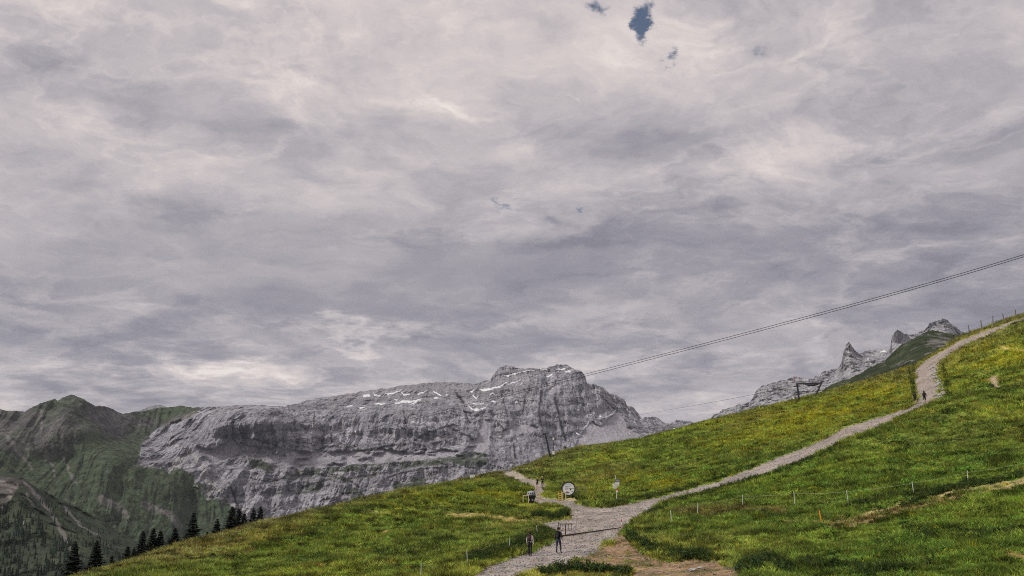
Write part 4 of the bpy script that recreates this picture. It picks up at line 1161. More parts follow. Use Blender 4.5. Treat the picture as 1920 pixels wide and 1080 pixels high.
# loose stones on the gravel
def rock_mesh(name, rs, mat, sub=1, rough=0.28):
    r = random.Random(rs)
    bm = bmesh.new(); bmesh.ops.create_icosphere(bm, subdivisions=sub, radius=0.5)
    for v in bm.verts:
        v.co *= 1 + r.uniform(-rough, rough)
        v.co.z *= 0.68
        v.co.x *= 1.15
    me = bpy.data.meshes.new(name); bm.to_mesh(me); bm.free(); me.materials.append(mat)
    return me
gc = np.argwhere((m_gravel | m_earth) & inframe)
gp = gc[RNG.random(len(gc)) < np.where(m_gravel[gc[:, 0], gc[:, 1]], 1.0, 0.25) * 10000 / len(gc)]
ai, di = np.minimum(gp[:, 0], nA - 2), np.minimum(gp[:, 1], nD - 2); fa, fd = RNG.random(len(gp)), RNG.random(len(gp))
P = np.stack([bil(Xg), bil(Yg), bil(Zg) + 0.005], -1)
s = RNG.uniform(0.04, 0.13, len(gp)) ** 1.0 * (0.8 + 0.004 * np.hypot(P[:, 0], P[:, 1]))
gt = np.array((0.28, 0.265, 0.26)) * RNG.uniform(0.40, 1.4, len(gp))[:, None]
scatter('loose_gravel', P, np.stack([RNG.uniform(0, .4, len(gp)), RNG.uniform(0, .4, len(gp)), RNG.uniform(0, 6.28, len(gp))], -1), np.stack([s, s, s * .8], -1), gt, RNG.integers(0, 3, len(gp)),
        [rock_mesh('pebble', 50 + k, M['pebble']) for k in range(3)], 'grey loose stones strewn over the gravel road surface', 'gravel')

# far woods
def far_spruce(name, rs):
    r = random.Random(rs); bm = bmesh.new()
    for k in range(4):
        z0 = 0.08 + k * 0.22; rad = 0.20 * (1 - k * 0.22)
        ring = [bm.verts.new((math.cos(q) * rad * r.uniform(.7, 1.2), math.sin(q) * rad * r.uniform(.7, 1.2), z0 + r.uniform(-.03, .03))) for q in [2 * math.pi * i / 7 for i in range(7)]]
        tip = bm.verts.new((0, 0, min(1.0, z0 + 0.36)))
        for i in range(7):
            bm.faces.new((ring[i], ring[(i + 1) % 7], tip))
    me = bpy.data.meshes.new(name); bm.to_mesh(me); bm.free(); me.materials.append(M['needle_far'])
    return me
fp, fs_ = [], []
def plant_far(S, poly, n, hmin, hmax, dens=None):
    poly = np.array(poly, float); lo, hi = poly.min(0), poly.max(0)
    k = 0
    while k < n:
        u, v = random.uniform(lo[0], hi[0]), random.uniform(lo[1], hi[1])
        if not inpoly(np.array([u]), np.array([v]), poly)[0]: continue
        k += 1
        if float(perlin2(np.array([u / 14.0]), np.array([v / 9.0]), 5)[0]) < -0.08: continue
        p = sheet_at(S, u, v)
        fp.append(p); fs_.append(random.uniform(hmin, hmax))
plant_far(S_sp, [(-60, 1000), (20, 975), (60, 950), (80, 985), (120, 1010), (190, 1025), (260, 1050), (300, 1060), (150, 1080), (-60, 1090)], 800, 9, 20)
plant_far(S_sp, [(60, 935), (105, 945), (180, 985), (240, 1020), (180, 1040), (120, 1000)], 130, 8, 16)
plant_far(S_sp, [(-60, 985), (40, 935), (80, 1000), (20, 1050)], 120, 8, 15)
plant_far(S_main, [(120, 965), (180, 955), (230, 985), (290, 1000), (250, 1020), (180, 1010)], 130, 8, 15)
plant_far(S_main, [(150, 940), (230, 960), (290, 990), (200, 985)], 70, 8, 15)
plant_far(S_main, [(640, 905), (700, 940), (690, 950), (640, 950)], 16, 10, 18)
fp = np.array(fp); n = len(fp); fs_ = np.array(fs_)
ft = np.array((0.020, 0.032, 0.021)) * RNG.uniform(0.6, 1.7, n)[:, None]
scatter('far_forest', fp - np.array((0, 0, 1.5)), np.stack([np.zeros(n), np.zeros(n), RNG.uniform(0, 6.28, n)], -1), np.stack([fs_, fs_, fs_], -1), ft, RNG.integers(0, 3, n),
        [far_spruce('far_spruce', 70 + k) for k in range(3)], 'dark conifer forest on the far slopes above the valley', 'forest')

# ------------------------------------------------------------------ snow lying on the limestone
def snow_patch(line, w, S=S_main, seed=0, owner=None):
    """a ragged strip of old snow laid on the mountain side"""
    seg = np.array(line, float); L_ = np.hypot(*(seg[1:] - seg[:-1]).T); cum = np.concatenate([[0], np.cumsum(L_)])
    n = max(6, int(cum[-1] / 1.6)); m = 5
    vs = []
    for i in range(n + 1):
        s = cum[-1] * i / n
        u, v = np.interp(s, cum, seg[:, 0]), np.interp(s, cum, seg[:, 1])
        ww = w * (0.35 + 0.65 * math.sin(math.pi * min(max(i / n, 0.02), 0.98)) ** 0.5) * (0.7 + 0.9 * abs(float(perlin(np.array([s / 5.0 + seed * 3.7]), 0.3, 0.7))))
        of = 2.0 * float(perlin(np.array([s / 6.0 + seed * 1.3]), 4.3, 0.7))
        for j in range(m):
            t = j / (m - 1) - 0.5
            p = Vector(sheet_at(S, u, v + of + t * 2 * ww)); q = p.normalized()
            lift = (9.0 if abs(t) < 0.49 else 2.0)
            vs.append(tuple(p - q * lift + Vector((0, 0, 3.0 if abs(t) < 0.49 else 0.0))))
    fs = [(i * m + j, (i + 1) * m + j, (i + 1) * m + j + 1, i * m + j + 1) for i in range(n) for j in range(m - 1)]
    me = np_mesh('snow_patch', np.array(vs), np.array(fs), M['snow'])
    return link_mesh('snow_patch', me, owner)
SNOW = [([(681, 743), (688, 741), (694, 742)], 2.6), ([(700, 735), (702, 741), (714, 741)], 1.7), ([(722, 739), (738, 737), (754, 732)], 1.6), ([(752, 735), (757, 740), (768, 739)], 1.5), ([(783, 738), (792, 736), (801, 733)], 1.3),
        ([(812, 733), (818, 738), (829, 741)], 1.2), ([(740, 756), (762, 752), (778, 753), (792, 748)], 2.6), ([(702, 757), (712, 757), (723, 756)], 1.8), ([(670, 765), (684, 764)], 1.4), ([(814, 745), (821, 745)], 1.6), ([(650, 762), (662, 761)], 1.2),
        ([(768, 759), (779, 757)], 1.2), ([(836, 740), (841, 740)], 1.6), ([(945, 706), (955, 704), (965, 701), (972, 699)], 2.0), ([(970, 698), (985, 696), (1004, 695)], 1.1), ([(898, 731), (912, 731), (925, 728), (938, 724), (950, 718)], 2.3),
        ([(952, 722), (963, 718), (975, 714)], 1.4), ([(886, 742), (893, 745), (899, 742)], 2.0), ([(918, 740), (924, 738), (929, 741)], 1.5), ([(878, 761), (886, 766), (897, 769), (912, 764)], 2.4), ([(886, 755), (895, 758), (907, 756)], 2.2),
        ([(921, 753), (931, 754)], 1.6), ([(975, 723), (982, 716)], 1.5), ([(1024, 707), (1036, 704)], 1.5), ([(1042, 693), (1060, 692)], 1.4), ([(1059, 697), (1070, 696)], 1.8), ([(1013, 694), (1026, 694)], 1.0), ([(966, 755), (971, 755)], 1.6),
        ([(1094, 803), (1100, 799), (1105, 790)], 2.2), ([(1124, 780), (1136, 784), (1146, 778), (1155, 770)], 1.9), ([(1080, 812), (1083, 815), (1090, 818)], 1.3), ([(1068, 836), (1071, 827)], 1.0), ([(1082, 769), (1086, 769)], 1.8),
        ([(1194, 821), (1200, 823), (1210, 817)], 1.3), ([(1226, 813), (1229, 812)], 1.4), ([(1178, 813), (1182, 813)], 1.2), ([(1262, 802), (1268, 805)], 1.2), ([(838, 772), (842, 772)], 1.2), ([(575, 768), (570, 771)], 1.2), ([(584, 798), (588, 798)], 1.0),
        ([(665, 809), (668, 811)], 1.8), ([(517, 851), (520, 847)], 1.4), ([(832, 840), (844, 840)], 1.0), ([(880, 734), (890, 732)], 1.2), ([(738, 751), (748, 749)], 0.9), ([(902, 750), (904, 756)], 1.3), ([(940, 746), (946, 745)], 1.2)]
massif = S_main['objs'][1]
for i, (ln, w) in enumerate(SNOW):
    snow_patch(ln, w * 1.0, seed=i, owner=massif)
for i, (ln, w) in enumerate([([(1486, 746), (1489, 748)], 2.0), ([(1480, 750), (1484, 750)], 1.2), ([(1650, 661), (1662, 659)], 1.5), ([(1629, 679), (1637, 681)], 1.7), ([(1626, 673), (1630, 672)], 0.9), ([(1460, 754), (1463, 755)], 0.9)]):
    snow_patch(ln, w, S_tow, 60 + i, S_tow['objs'][0])

# ------------------------------------------------------------------ spruces behind the edge of the hill
def spruce_meshes(rs, h=12.0):
    r = random.Random(rs)
    t = MB(); t.tube([(0, 0, -0.8), (0.03, 0, h * 0.35), (-0.02, 0.02, h * 0.7), (0, 0, h * 0.985)], [0.20, 0.15, 0.09, 0.015], 8)
    vs, fs = [], []
    z = h * 0.06
    while z < h * 0.99:
        f = 1 - z / h
        rad = (0.235 * h * f ** 0.95 + 0.02) * r.uniform(0.86, 1.12)
        nb = max(4, int(7 + 5 * f))
        a0 = r.uniform(0, 6.28)
        for b in range(nb):
            if r.random() < 0.06: continue
            a = a0 + 6.283 * b / nb + r.uniform(-.25, .25); L = rad * r.uniform(0.65, 1.18)
            ca, sa = math.cos(a), math.sin(a)
            nseg = 5 if L > 1.0 else 3
            droop = r.uniform(0.20, 0.42)
            for k in range(nseg):
                t0 = (k + 0.35) / nseg
                d = L * t0; zz = z - droop * d + 0.16 * d * d / max(L, .3) + r.uniform(-.05, .05)
                w = (0.15 + 0.32 * L) * (1.05 - t0 * 0.75) * r.uniform(.7, 1.2); ln = L / nseg * 1.25
                for sgn in (-1, 1):
                    px, py = ca * d, sa * d
                    ex, ey = px + ca * ln * .7 - sa * sgn * w, py + sa * ln * .7 + ca * sgn * w
                    i = len(vs)
                    vs += [(px - ca * ln * .3, py - sa * ln * .3, zz + 0.05), (px + ca * ln, py + sa * ln, zz - droop * ln + r.uniform(-.03, .08)), (ex, ey, zz - w * r.uniform(0.15, 0.55)), (ex - ca * ln * .6, ey - sa * ln * .6, zz - w * r.uniform(0.3, 0.6))]
                    fs.append((i, i + 1, i + 2, i + 3))
        z += h * 0.016 * (0.8 + 0.9 * f) * r.uniform(.85, 1.15)
    me = bpy.data.meshes.new('crown'); me.from_pydata(vs, [], fs); me.materials.append(M['needle'])
    to = t.build('trunk', M['bark']); tm = to.data; bpy.data.objects.remove(to)
    return tm, me
SPR = [spruce_meshes(90 + k) for k in range(4)]
def slope_point(u, vtop, want):
    """a place behind the hill's edge where a tree of the wanted height shows its tip at (u, vtop)"""
    x, y, z = ray(u, vtop); hh = math.hypot(x, y); x, y, z = x / hh, y / hh, z / hh
    dc = float(np.interp(math.atan2(x, y), az_all, d_c)); d = dc * 1.04
    while d < 480 and z * d - height(x * d, y * d) < want:
        d *= 1.01
    return Vector((x * d, y * d, height(x * d, y * d))), z * d - height(x * d, y * d)
TREES = [(142, 1016, 12.0, 'tall dark spruce furthest left of those showing tops above the meadow edge'), (183, 1014, 12.0, 'slim dark spruce second from the left above the meadow edge'),
         (211, 1043, 9.0, 'low spruce tip between the two leftmost spruces and the dense group'), (240, 1024, 9.5, 'small spruce at the left foot of the dense middle group'), (252, 1027, 9.5, 'small spruce close right of another small one, left of the dense group'),
         (269, 996, 12.5, 'broad dark spruce opening the dense middle group on the left'), (288, 991, 12.5, 'tallest slim spruce in the dense middle group'), (302, 995, 12.0, 'dark spruce touching the right side of the tallest one in the middle group'),
         (318, 1010, 9.5, 'short spruce at the left foot of a lone broad spruce'), (329, 991, 12.0, 'broad spruce just right of the dense middle group'), (364, 962, 13.0, 'double-topped tall spruce standing alone between two groups'), (389, 997, 8.0, 'little spruce tip in the gap right of the lone tall spruce'),
         (408, 974, 11.5, 'bushy spruce at the left end of the right hand group'), (436, 951, 12.5, 'broad tall spruce in the middle of the right hand group'), (449, 955, 12.5, 'spruce leaning close on the right of the broad tall one'), (459, 962, 11.5, 'lower spruce between the broad tall one and the last pair'),
         (476, 954, 12.0, 'slender left tree of the last pair of tall spruces'), (489, 951, 12.0, 'right tree of the last pair of tall spruces, nearest the rock'), (554.7, 962, 4.5, 'thin lone little spruce right of all the tall spruces'), (613, 958, 3.2, 'tiny conifer tip on the hill edge below the limestone wall'),
         (645, 947, 3.5, 'tiny lone conifer further up the hill edge'), (687, 930, 4.5, 'small dark conifer beside the shrubby slope on the hill edge'), (709, 926, 3.2, 'smallest dark conifer furthest right on the hill edge')]
for i, (u, vt, want, lab) in enumerate(TREES):
    p, h = slope_point(u, vt - 2, want + 0.5)
    o = empty('spruce_tree', p, random.uniform(0, 6.28))
    tm, cm = SPR[i % 4]
    k = h / 12.0
    wd = k * random.uniform(1.35, 1.70)
    for nm, me in (('trunk', tm), ('crown', cm)):
        c = link_mesh(nm, me, o); c.scale = (wd, wd, k)
    tag(o, lab, 'tree', 'spruces behind the meadow edge')

# ------------------------------------------------------------------ shrubs at the lower edge
SHRUBS = [(1022, 1079, 0.9, 0.75, 'low leafy shrub at the left end of the row along the bottom edge'), (1060, 1074, 1.2, 0.9, 'rounded leafy shrub second from the left at the bottom edge'), (1092, 1073, 1.2, 1.0, 'leafy shrub growing round the short dark stake'),
          (1124, 1075, 1.1, 0.85, 'dark leafy shrub right of the short dark stake'), (1160, 1080, 1.0, 0.7, 'low shrub at the right end of the row along the bottom edge'), (1214, 1029, 1.1, 0.95, 'dark upright shrub at the tip of the meadow beside the bare earth'),
          (1290, 1046, 1.0, 0.5, 'low dark shrub on the grassy rim above the bare earth'), (1425, 1066, 1.3, 0.8, 'dark broad shrub at the right end of the bare earth'), (1395, 1079, 1.1, 0.7, 'shrub at the bottom edge right of the bare earth')]
def shrub(u, v, w, h, lab, rs):
    r = random.Random(rs)
    p = ground(u, min(v, 1090))
    o = empty('shrub', p)
    st = MB()
    tips = []
    for k in range(9):
        a = r.uniform(0, 6.28); L = w * 0.5 * r.uniform(.4, 1.0); z = h * r.uniform(.55, 1.05) * (1.1 - 0.35 * L / (w * .5))
        tip = (math.cos(a) * L, math.sin(a) * L, z); tips.append(tip)
        st.tube([(0, 0, -0.1), (tip[0] * .4, tip[1] * .4, z * .5), tip], [0.018, 0.012, 0.005], 5)
    st.build('stem', M['bark'], o)
    vs, fs = [], []
    for k in range(620):
        t = r.choice(tips); f = r.uniform(0.15, 1.05)
        c = Vector((t[0] * f ** .8, t[1] * f ** .8, t[2] * f)) + Vector((r.gauss(0, .09), r.gauss(0, .09), r.gauss(0, .06)))
        nrm = Vector((r.gauss(0, .8), r.gauss(0, .8), r.uniform(.1, 1.2))).normalized(); tt = nrm.orthogonal().normalized(); tt.rotate(Matrix.Rotation(r.uniform(0, 6.28), 3, nrm)); b = nrm.cross(tt)
        s = r.uniform(.035, .075); i = len(vs)
        vs += [tuple(c - tt * s), tuple(c + b * s * .5), tuple(c + tt * s), tuple(c - b * s * .5)]; fs.append((i, i + 1, i + 2, i + 3))
    me = bpy.data.meshes.new('foliage'); me.from_pydata(vs, [], fs); me.materials.append(M['leaf'])
    link_mesh('foliage', me, o)
    tag(o, lab, 'shrub', 'shrubs by the bare earth')
for k, a in enumerate(SHRUBS):
    shrub(*a, 300 + k)

# ------------------------------------------------------------------ boulders lining the road
BLINE = [(1750, 688), (1754, 700), (1757, 714), (1763, 727), (1767, 740), (1762, 752)]
seg = np.array(BLINE, float); L_ = np.hypot(*(seg[1:] - seg[:-1]).T); cum = np.concatenate([[0], np.cumsum(L_)])
BM = [rock_mesh('boulder', 200 + k, M['stone'], 2, 0.16) for k in range(5)]
for k in range(46):
    q = cum[-1] * (k + random.random()) / 46
    p = ground(np.interp(q, cum, seg[:, 0]) + random.uniform(-6, 5), np.interp(q, cum, seg[:, 1]) + random.uniform(-2, 2))
    s = random.uniform(0.38, 0.85)
    o = link_mesh('boulder', BM[k % 5]); o.location = p + Vector((0, 0, 0.08)); o.scale = (s, s, s * .9); o.rotation_euler = (random.uniform(-.3, .3), random.uniform(-.3, .3), random.uniform(0, 6.28))
    tag(o, 'one of the grey boulders lining the right edge of the upper gravel road', 'boulder', 'boulders along the upper road')
for (u, v, s, lab) in ((1225, 1017, 0.3, 'pale stone lying at the foot of the dark upright shrub'), (1300, 1070, 0.5, 'flat grey stone lying in the bare earth'), (1312, 1066, 0.35, 'small grey stone beside the flat one in the bare earth'), (1100, 1071, 0.4, 'pale stone half hidden among the shrubs at the bottom edge')):
    o = link_mesh('stone', BM[int(u) % 5]); o.location = ground(u, v) + Vector((0, 0, 0.05)); o.scale = (s, s, s * .6); o.rotation_euler = (0, 0, u)
    tag(o, lab, 'stone')

# ------------------------------------------------------------------ fences
def face_cam(p):
    return -math.atan2(p.x, p.y)
def fence(name, posts, label, cat, hp, rad, mpost, ropes, mrope, rope_rad, extra=(), sag=0.05):
    """posts: (u, v of the foot); ropes: heights as share of the post"""
    pts = [ground(u, v) for u, v in posts]
    root = empty(name, pts[0])
    tops = []
    for k, p in enumerate(pts):
        h = hp * random.uniform(.94, 1.06); ln = Vector((random.uniform(-.10, .10), random.uniform(-.05, .05), 1.0)) * h
        b = MB(); q = p - pts[0]
        b.tube([q - Vector((0, 0, .25)), q + ln * .5, q + ln], [rad, rad * .97, rad * .9], 8)
        b.build('post', mpost, root)
        tops.append((q, ln))
    ends = [(q, l) for q, l in tops]
    for e, side in extra:
        g = ground(*e) - pts[0]
        ends = [(g, Vector((0, 0, hp)))] + ends if side == 'start' else ends + [(g, Vector((0, 0, hp)))]
    for f in ropes:
        b = MB(); line = []
        for (q0, l0), (q1, l1) in zip(ends[:-1], ends[1:]):
            a, c = q0 + l0 * f, q1 + l1 * f
            for i in range(7):
                t = i / 7; line.append(a.lerp(c, t) + Vector((0, -rad * 1.02, -4 * sag * t * (1 - t))))
        line.append(ends[-1][0] + ends[-1][1] * f + Vector((0, -rad * 1.02, 0)))
        b.tube(line, rope_rad, 5); b.build('rope' if mrope is M['rope'] else 'wire', mrope, root)
    tag(root, label, cat)
    return root
fence('rope_fence', [(1260, 982), (1308, 966), (1393, 950), (1490, 946), (1591, 943), (1714, 928), (1815, 908)], 'white post and rope pasture fence curving across the green slope below the road', 'fence', 1.02, 0.036, M['postwhite'], (0.88,), M['rope'], 0.0085, [((1925, 890), 'end')])
fence('rope_fence', [(789, 1086), (877, 1062), (954, 1035), (1008, 1007)], 'four thin pale posts in the tall grass left of the two near hikers', 'fence', 0.95, 0.028, M['postwhite'], (0.86,), M['wire'], 0.006)
fence('pasture_fence', [(1818, 627), (1841, 618), (1862, 610.5), (1883, 602), (1904.5, 594), (1927, 586)], 'grey wooden post and wire fence on the skyline at the top of the road', 'fence', 1.8, 0.10, M['greywood'], (0.92, 0.42), M['wire'], 0.011, [((1795, 637), 'start')])

def stake(u, v, h, rad, mats, label, lean=(0, 0), name='marker_stake', cat='stake'):
    p = ground(u, v); root = empty(name, p)
    n = len(mats); ax = Vector((lean[0], lean[1], 1.0))
    z0 = -.2
    for k, mt in enumerate(mats):
        z1 = h * (k + 1) / n
        b = MB(); b.tube([ax * z0, ax * z1], [rad, rad if k < n - 1 else rad * .75], 8); b.build('shaft' if k == 0 else 'band', M[mt], root)
        z0 = z1
    tag(root, label, cat)
stake(1541, 983, 0.98, 0.05, ['orange', 'orange'], 'bright orange marker stake leaning in the grass below the rope fence', (-.12, 0))
stake(1100, 1069, 0.62, 0.07, ['darkwood'], 'short dark stake sticking out of the shrubs at the bottom edge')
stake(1166.5, 994, 0.85, 0.035, ['white', 'red', 'white', 'red'], 'thin red and white banded stake on the right verge of the junction', (-.04, 0))
stake(1170, 994, 0.5, 0.03, ['greywood'], 'short grey peg close to the red and white banded stake')

# ------------------------------------------------------------------ sign post
def board(root, name, cx, cz, w, h, mat, y=-0.06, point=0, t=0.02):
    b = MB(); bm = b.bm
    x0, x1 = cx - w / 2, cx + w / 2; z0, z1 = cz - h / 2, cz + h / 2
    out = [(x0, z0), (x1, z0), (x1, z1), (x0, z1)]
    if point > 0: out = [(x0, z0), (x1 - h * .4, z0), (x1, cz), (x1 - h * .4, z1), (x0, z1)]
    if point < 0: out = [(x0 + h * .4, z0), (x1, z0), (x1, z1), (x0 + h * .4, z1), (x0, cz)]
    f = [bm.verts.new((x, y, z)) for x, z in out]; g = [bm.verts.new((x, y + t, z)) for x, z in out]
    bm.faces.new(f); bm.faces.new(g[::-1])
    for i in range(len(f)):
        j = (i + 1) % len(f); bm.faces.new((f[j], f[i], g[i], g[j]))
    return b.build(name, mat, root)
p = ground(1157, 943); root = empty('sign_post', p, face_cam(p))
m_ = px_m(p)
b = MB(); b.tube([(0, 0, -.3), (-.05, 0, 1.5), (-.13, 0, 3.05)], 0.035, 8); b.build('pole', M['white'], root)
b = MB(); b.lathe([(0.62, -.15), (0.5, .08), (0.30, .2), (0.12, .34), (0.06, .36)], 11); b.build('base', M['black'], root)
a = board(root, 'sign_plate', 0.10, 2.42, 0.50, 0.34, M['greyplate'], -.075)
board(a, 'lettering', 0.10, 2.45, 0.36, 0.03, M['print_pale'], -.079, t=0.003)
a = board(root, 'sign_plate', -0.10, 1.99, 0.80, 0.24, M['signwhite'], -.085, -1)
for z in (2.03, 1.95): board(a, 'lettering', -0.06, z, 0.52, 0.035, M['print_grey'], -.089, t=0.003)
a = board(root, 'sign_plate', 0.10, 2.20, 0.46, 0.16, M['signwhite'], -.08, 1)
board(a, 'lettering', 0.08, 2.20, 0.28, 0.035, M['print_grey'], -.084, t=0.003)
a = board(root, 'sign_plate', -0.24, 1.68, 0.46, 0.22, M['signwhite'], -.08, -1)
board(a, 'lettering', -0.22, 1.68, 0.30, 0.03, M['print_grey'], -.084, t=0.003)
board(root, 'sign_plate', 0.03, 1.44, 0.22, 0.15, M['red'], -.07)
board(root, 'sign_plate', 0.03, 1.24, 0.24, 0.20, M['signwhite'], -.07)
tag(root, 'hiking signpost with stacked white and grey arrow plates beside the road junction', 'signpost')

# ------------------------------------------------------------------ round board with its posts
p = ground(1066, 935); root = empty('round_sign', p, face_cam(p))
cz = 1.18; Rr = 0.86
b = MB(); b.ring([(Rr - .13, -.09), (Rr, -.09), (Rr, .09), (Rr - .13, .09)], 40, (0, 0, cz))
b.build('rim', M['black'], root)
b = MB(); b.lathe([(0.0005, -.012), (Rr - .12, -.012), (Rr - .12, .03), (0.0005, .03)], 40, (0, -.03, cz), 'Y'); pan = b.build('panel', M['white'], root)
def mark(parent, pts, mat, y):
    b = MB(); bm = b.bm
    f = [bm.verts.new((x, y, cz + z)) for x, z in pts]; g = [bm.verts.new((x, y + .004, cz + z)) for x, z in pts]
    bm.faces.new(f); bm.faces.new(g[::-1])
    for i in range(len(f)):
        j = (i + 1) % len(f); bm.faces.new((f[j], f[i], g[i], g[j]))
    return b.build('print', mat, parent)
Y0 = -.0475
arc = [(-.62 * math.cos(t), .62 * math.sin(t)) for t in np.linspace(0.9, 2.3, 9)] + [(.52 * math.cos(t), .40 * math.sin(t)) for t in np.linspace(0.7, 2.3, 7)]
mark(pan, arc, M['print_pale'], Y0)
for x, z, w, h in ((-.12, .24, .62, .06), (-.2, .12, .46, .03), (-.22, .05, .42, .03), (-.2, -.02, .46, .03), (-.24, -.09, .38, .03)):
    mark(pan, [(x - w / 2, z - h / 2), (x + w / 2, z - h / 2), (x + w / 2, z + h / 2), (x - w / 2, z + h / 2)], M['print_grey'], Y0)
mark(pan, [(.08, .02), (.70, .02), (.70, .07), (.08, .07)], M['darkwood'], Y0)
mark(pan, [(-.35, -.52), (-.05, -.56), (.12, -.52), (.05, -.34), (-.02, -.42), (-.10, -.30), (-.2, -.40), (-.28, -.28)], M['greyplate'], Y0)
mark(pan, [(.27 + .09 * math.cos(t), -.10 + .09 * math.sin(t)) for t in np.linspace(0, 6.28, 12)[:-1]], M['black'], Y0)
mark(pan, [(.44 + .08 * math.cos(t), -.33 + .08 * math.sin(t)) for t in np.linspace(0, 6.28, 12)[:-1]], M['print_grey'], Y0)
for s in (-1, 1):
    b = MB(); b.tube([(s * .42, .12, -.3), (s * .42, .12, .55)], .07, 8); b.build('leg', M['black'], root)
tag(root, 'round white information board with thick black rim beside the gravel path', 'information board')
# ladder-like frame and posts
def timber_frame(u, v, w, h, nr, mat, label, name, cat, rz=0.0, rail_top=True, posts=2):
    p = ground(u, v); r_ = empty(name, p, face_cam(p) + rz)
    for k in range(posts):
        x = -w / 2 + w * k / max(1, posts - 1)
        b = MB(); b.box((x, 0, h / 2 - .1), (.10, .10, h + .2), bev=.012); b.build('post', M[mat], r_)
    for k in range(nr):
        b = MB(); z = h * ((k + 1) / nr if rail_top else (k + .8) / (nr + .6)) - .06
        b.box((0, -.062, z), (w + .12, .022, .09), bev=.006); b.build('rail', M[mat], r_)
    tag(r_, label, cat)
timber_frame(1050.5, 938.5, 0.34, 1.05, 4, 'yellow', 'narrow yellow timber ladder frame left of the round board', 'ladder_frame', 'ladder', rail_top=False)
timber_frame(1057.5, 938.5, 0.42, 1.02, 1, 'palewood', 'yellow timber post pair with one rail in front of the round board', 'timber_barrier', 'barrier')
timber_frame(1089, 927, 1.1, 1.0, 2, 'wood', 'weathered wooden rail fence just right of the round board', 'timber_barrier', 'barrier')
timber_frame(986, 944, 0.62, 0.95, 1, 'palewood', 'pale timber rail on two posts left of the dark domed station', 'timber_barrier', 'barrier')
timber_frame(1009, 938, 0.62, 0.80, 2, 'palewood', 'pale timber rail right of the dark domed station', 'timber_barrier', 'barrier', 0.3)

# dark domed station by the path
p = ground(996, 944); root = empty('play_station', p, face_cam(p))
b = MB(); b.lathe([(.30, -.15), (.34, .05), (.40, .35), (.46, .62), (.52, .72)], 18); b.build('body', M['navy'], root, True)
b = MB(); b.lathe([(.50, .70), (.56, .76), (.56, .88), (.50, .92)], 22); b.build('collar', M['black'], root)
b = MB(); b.lathe([(.52, .90), (.52, 1.05), (.46, 1.22), (.33, 1.36), (.14, 1.43), (.02, 1.44)], 22); dm = b.build('dome', M['dome'], root, True)
for a in (-2.3, -1.8, -1.3, -.75):
    b = MB(); c_ = Vector((math.cos(a) * .47, math.sin(a) * .47, 1.16)); b.tube([c_, c_ + Vector((math.cos(a) * .06, math.sin(a) * .06, .02))], .07, 10); b.build('opening', M['black'], dm)
for a, w in ((-2.1, .16), (-1.2, .2)):
    b = MB(); b.box((math.cos(a) * .43, math.sin(a) * .43, .42), (w, .02, .22), Matrix.Rotation(a + math.pi / 2, 3, 'Z')); b.build('panel', M['dome'], root)
tag(root, 'dark barrel-shaped trail station with a grey dome on top beside the path', 'trail station')

# ------------------------------------------------------------------ rail stand with hanging hoops, bar across the road
p = ground(1060.5, 1005.5); root = empty('rail_stand', p, face_cam(p)); k_ = px_m(p)
b = MB(); b.box((0, 0, .96), (1.22, .10, .07), bev=.01); b.build('crossbar', M['darkwood'], root)
b = MB(); b.box((0, .0, .40), (.085, .085, 1.02), bev=.01); b.build('post', M['darkwood'], root)
b = MB(); b.box((-.55, .0, .44), (.05, .05, 1.30), bev=.008); b.build('post', M['darkwood'], root)
for x, w in ((-.30, .09), (.36, .13)):
    b = MB(); b.tube([(x - w, 0, .93), (x - w, 0, .55), (x - w * .5, 0, .44), (x + w * .5, 0, .44), (x + w, 0, .55), (x + w, 0, .93)], .018, 6); b.build('hoop', M['dark_steel'], root)
tag(root, 'dark wooden rail on posts with two hanging hoops in the road junction', 'rail stand')
a0 = ground(1051, 1007.5) + Vector((0, 0, .10)); a2 = ground(1166, 991.5) + Vector((0, 0, .10))
root = empty('barrier_pole', a0)
for k in range(9):                                     # keep the straight pole clear of the crown of the road
    q = a0.lerp(a2, k / 8)
    a2 = a2 + Vector((0, 0, max(0.0, height(q.x, q.y) + .06 - q.z))) * .5
b = MB(); b.tube([Vector((0, 0, 0)), (a2 - a0) * .6, a2 - a0], [.06, .05, .04], 8); b.build('pole', M['darkwood'], root)
b = MB(); b.box((0, 0, 0), (.22, .2, .3), bev=.02); b.build('counterweight', M['dark_steel'], root)
tag(root, 'dark barrier pole lowered across the gravel road to the banded stake', 'barrier')

p = ground(1352, 984); root = link_mesh('plank', bpy.data.meshes.new('plank')); bpy.data.objects.remove(root)
b = MB(); b.box((0, 0, .07), (1.05, .16, .05), bev=.008); o = b.build('plank', M['white']); o.location = p; o.rotation_euler = (0, 0, face_cam(p)); tag(o, 'white plank lying flat in the grass below the rope fence', 'plank')
p = ground(886, 898.5); root = empty('white_box', p, face_cam(p))
b = MB(); b.box((0, 0, .35), (.75, .5, .7), bev=.03); b.build('case', M['white'], root)
b = MB(); b.box((0, 0, .735), (.82, .56, .05), bev=.01); b.build('lid', M['dome'], root)
tag(root, 'small pale box standing on the left hill edge under the limestone wall', 'box')

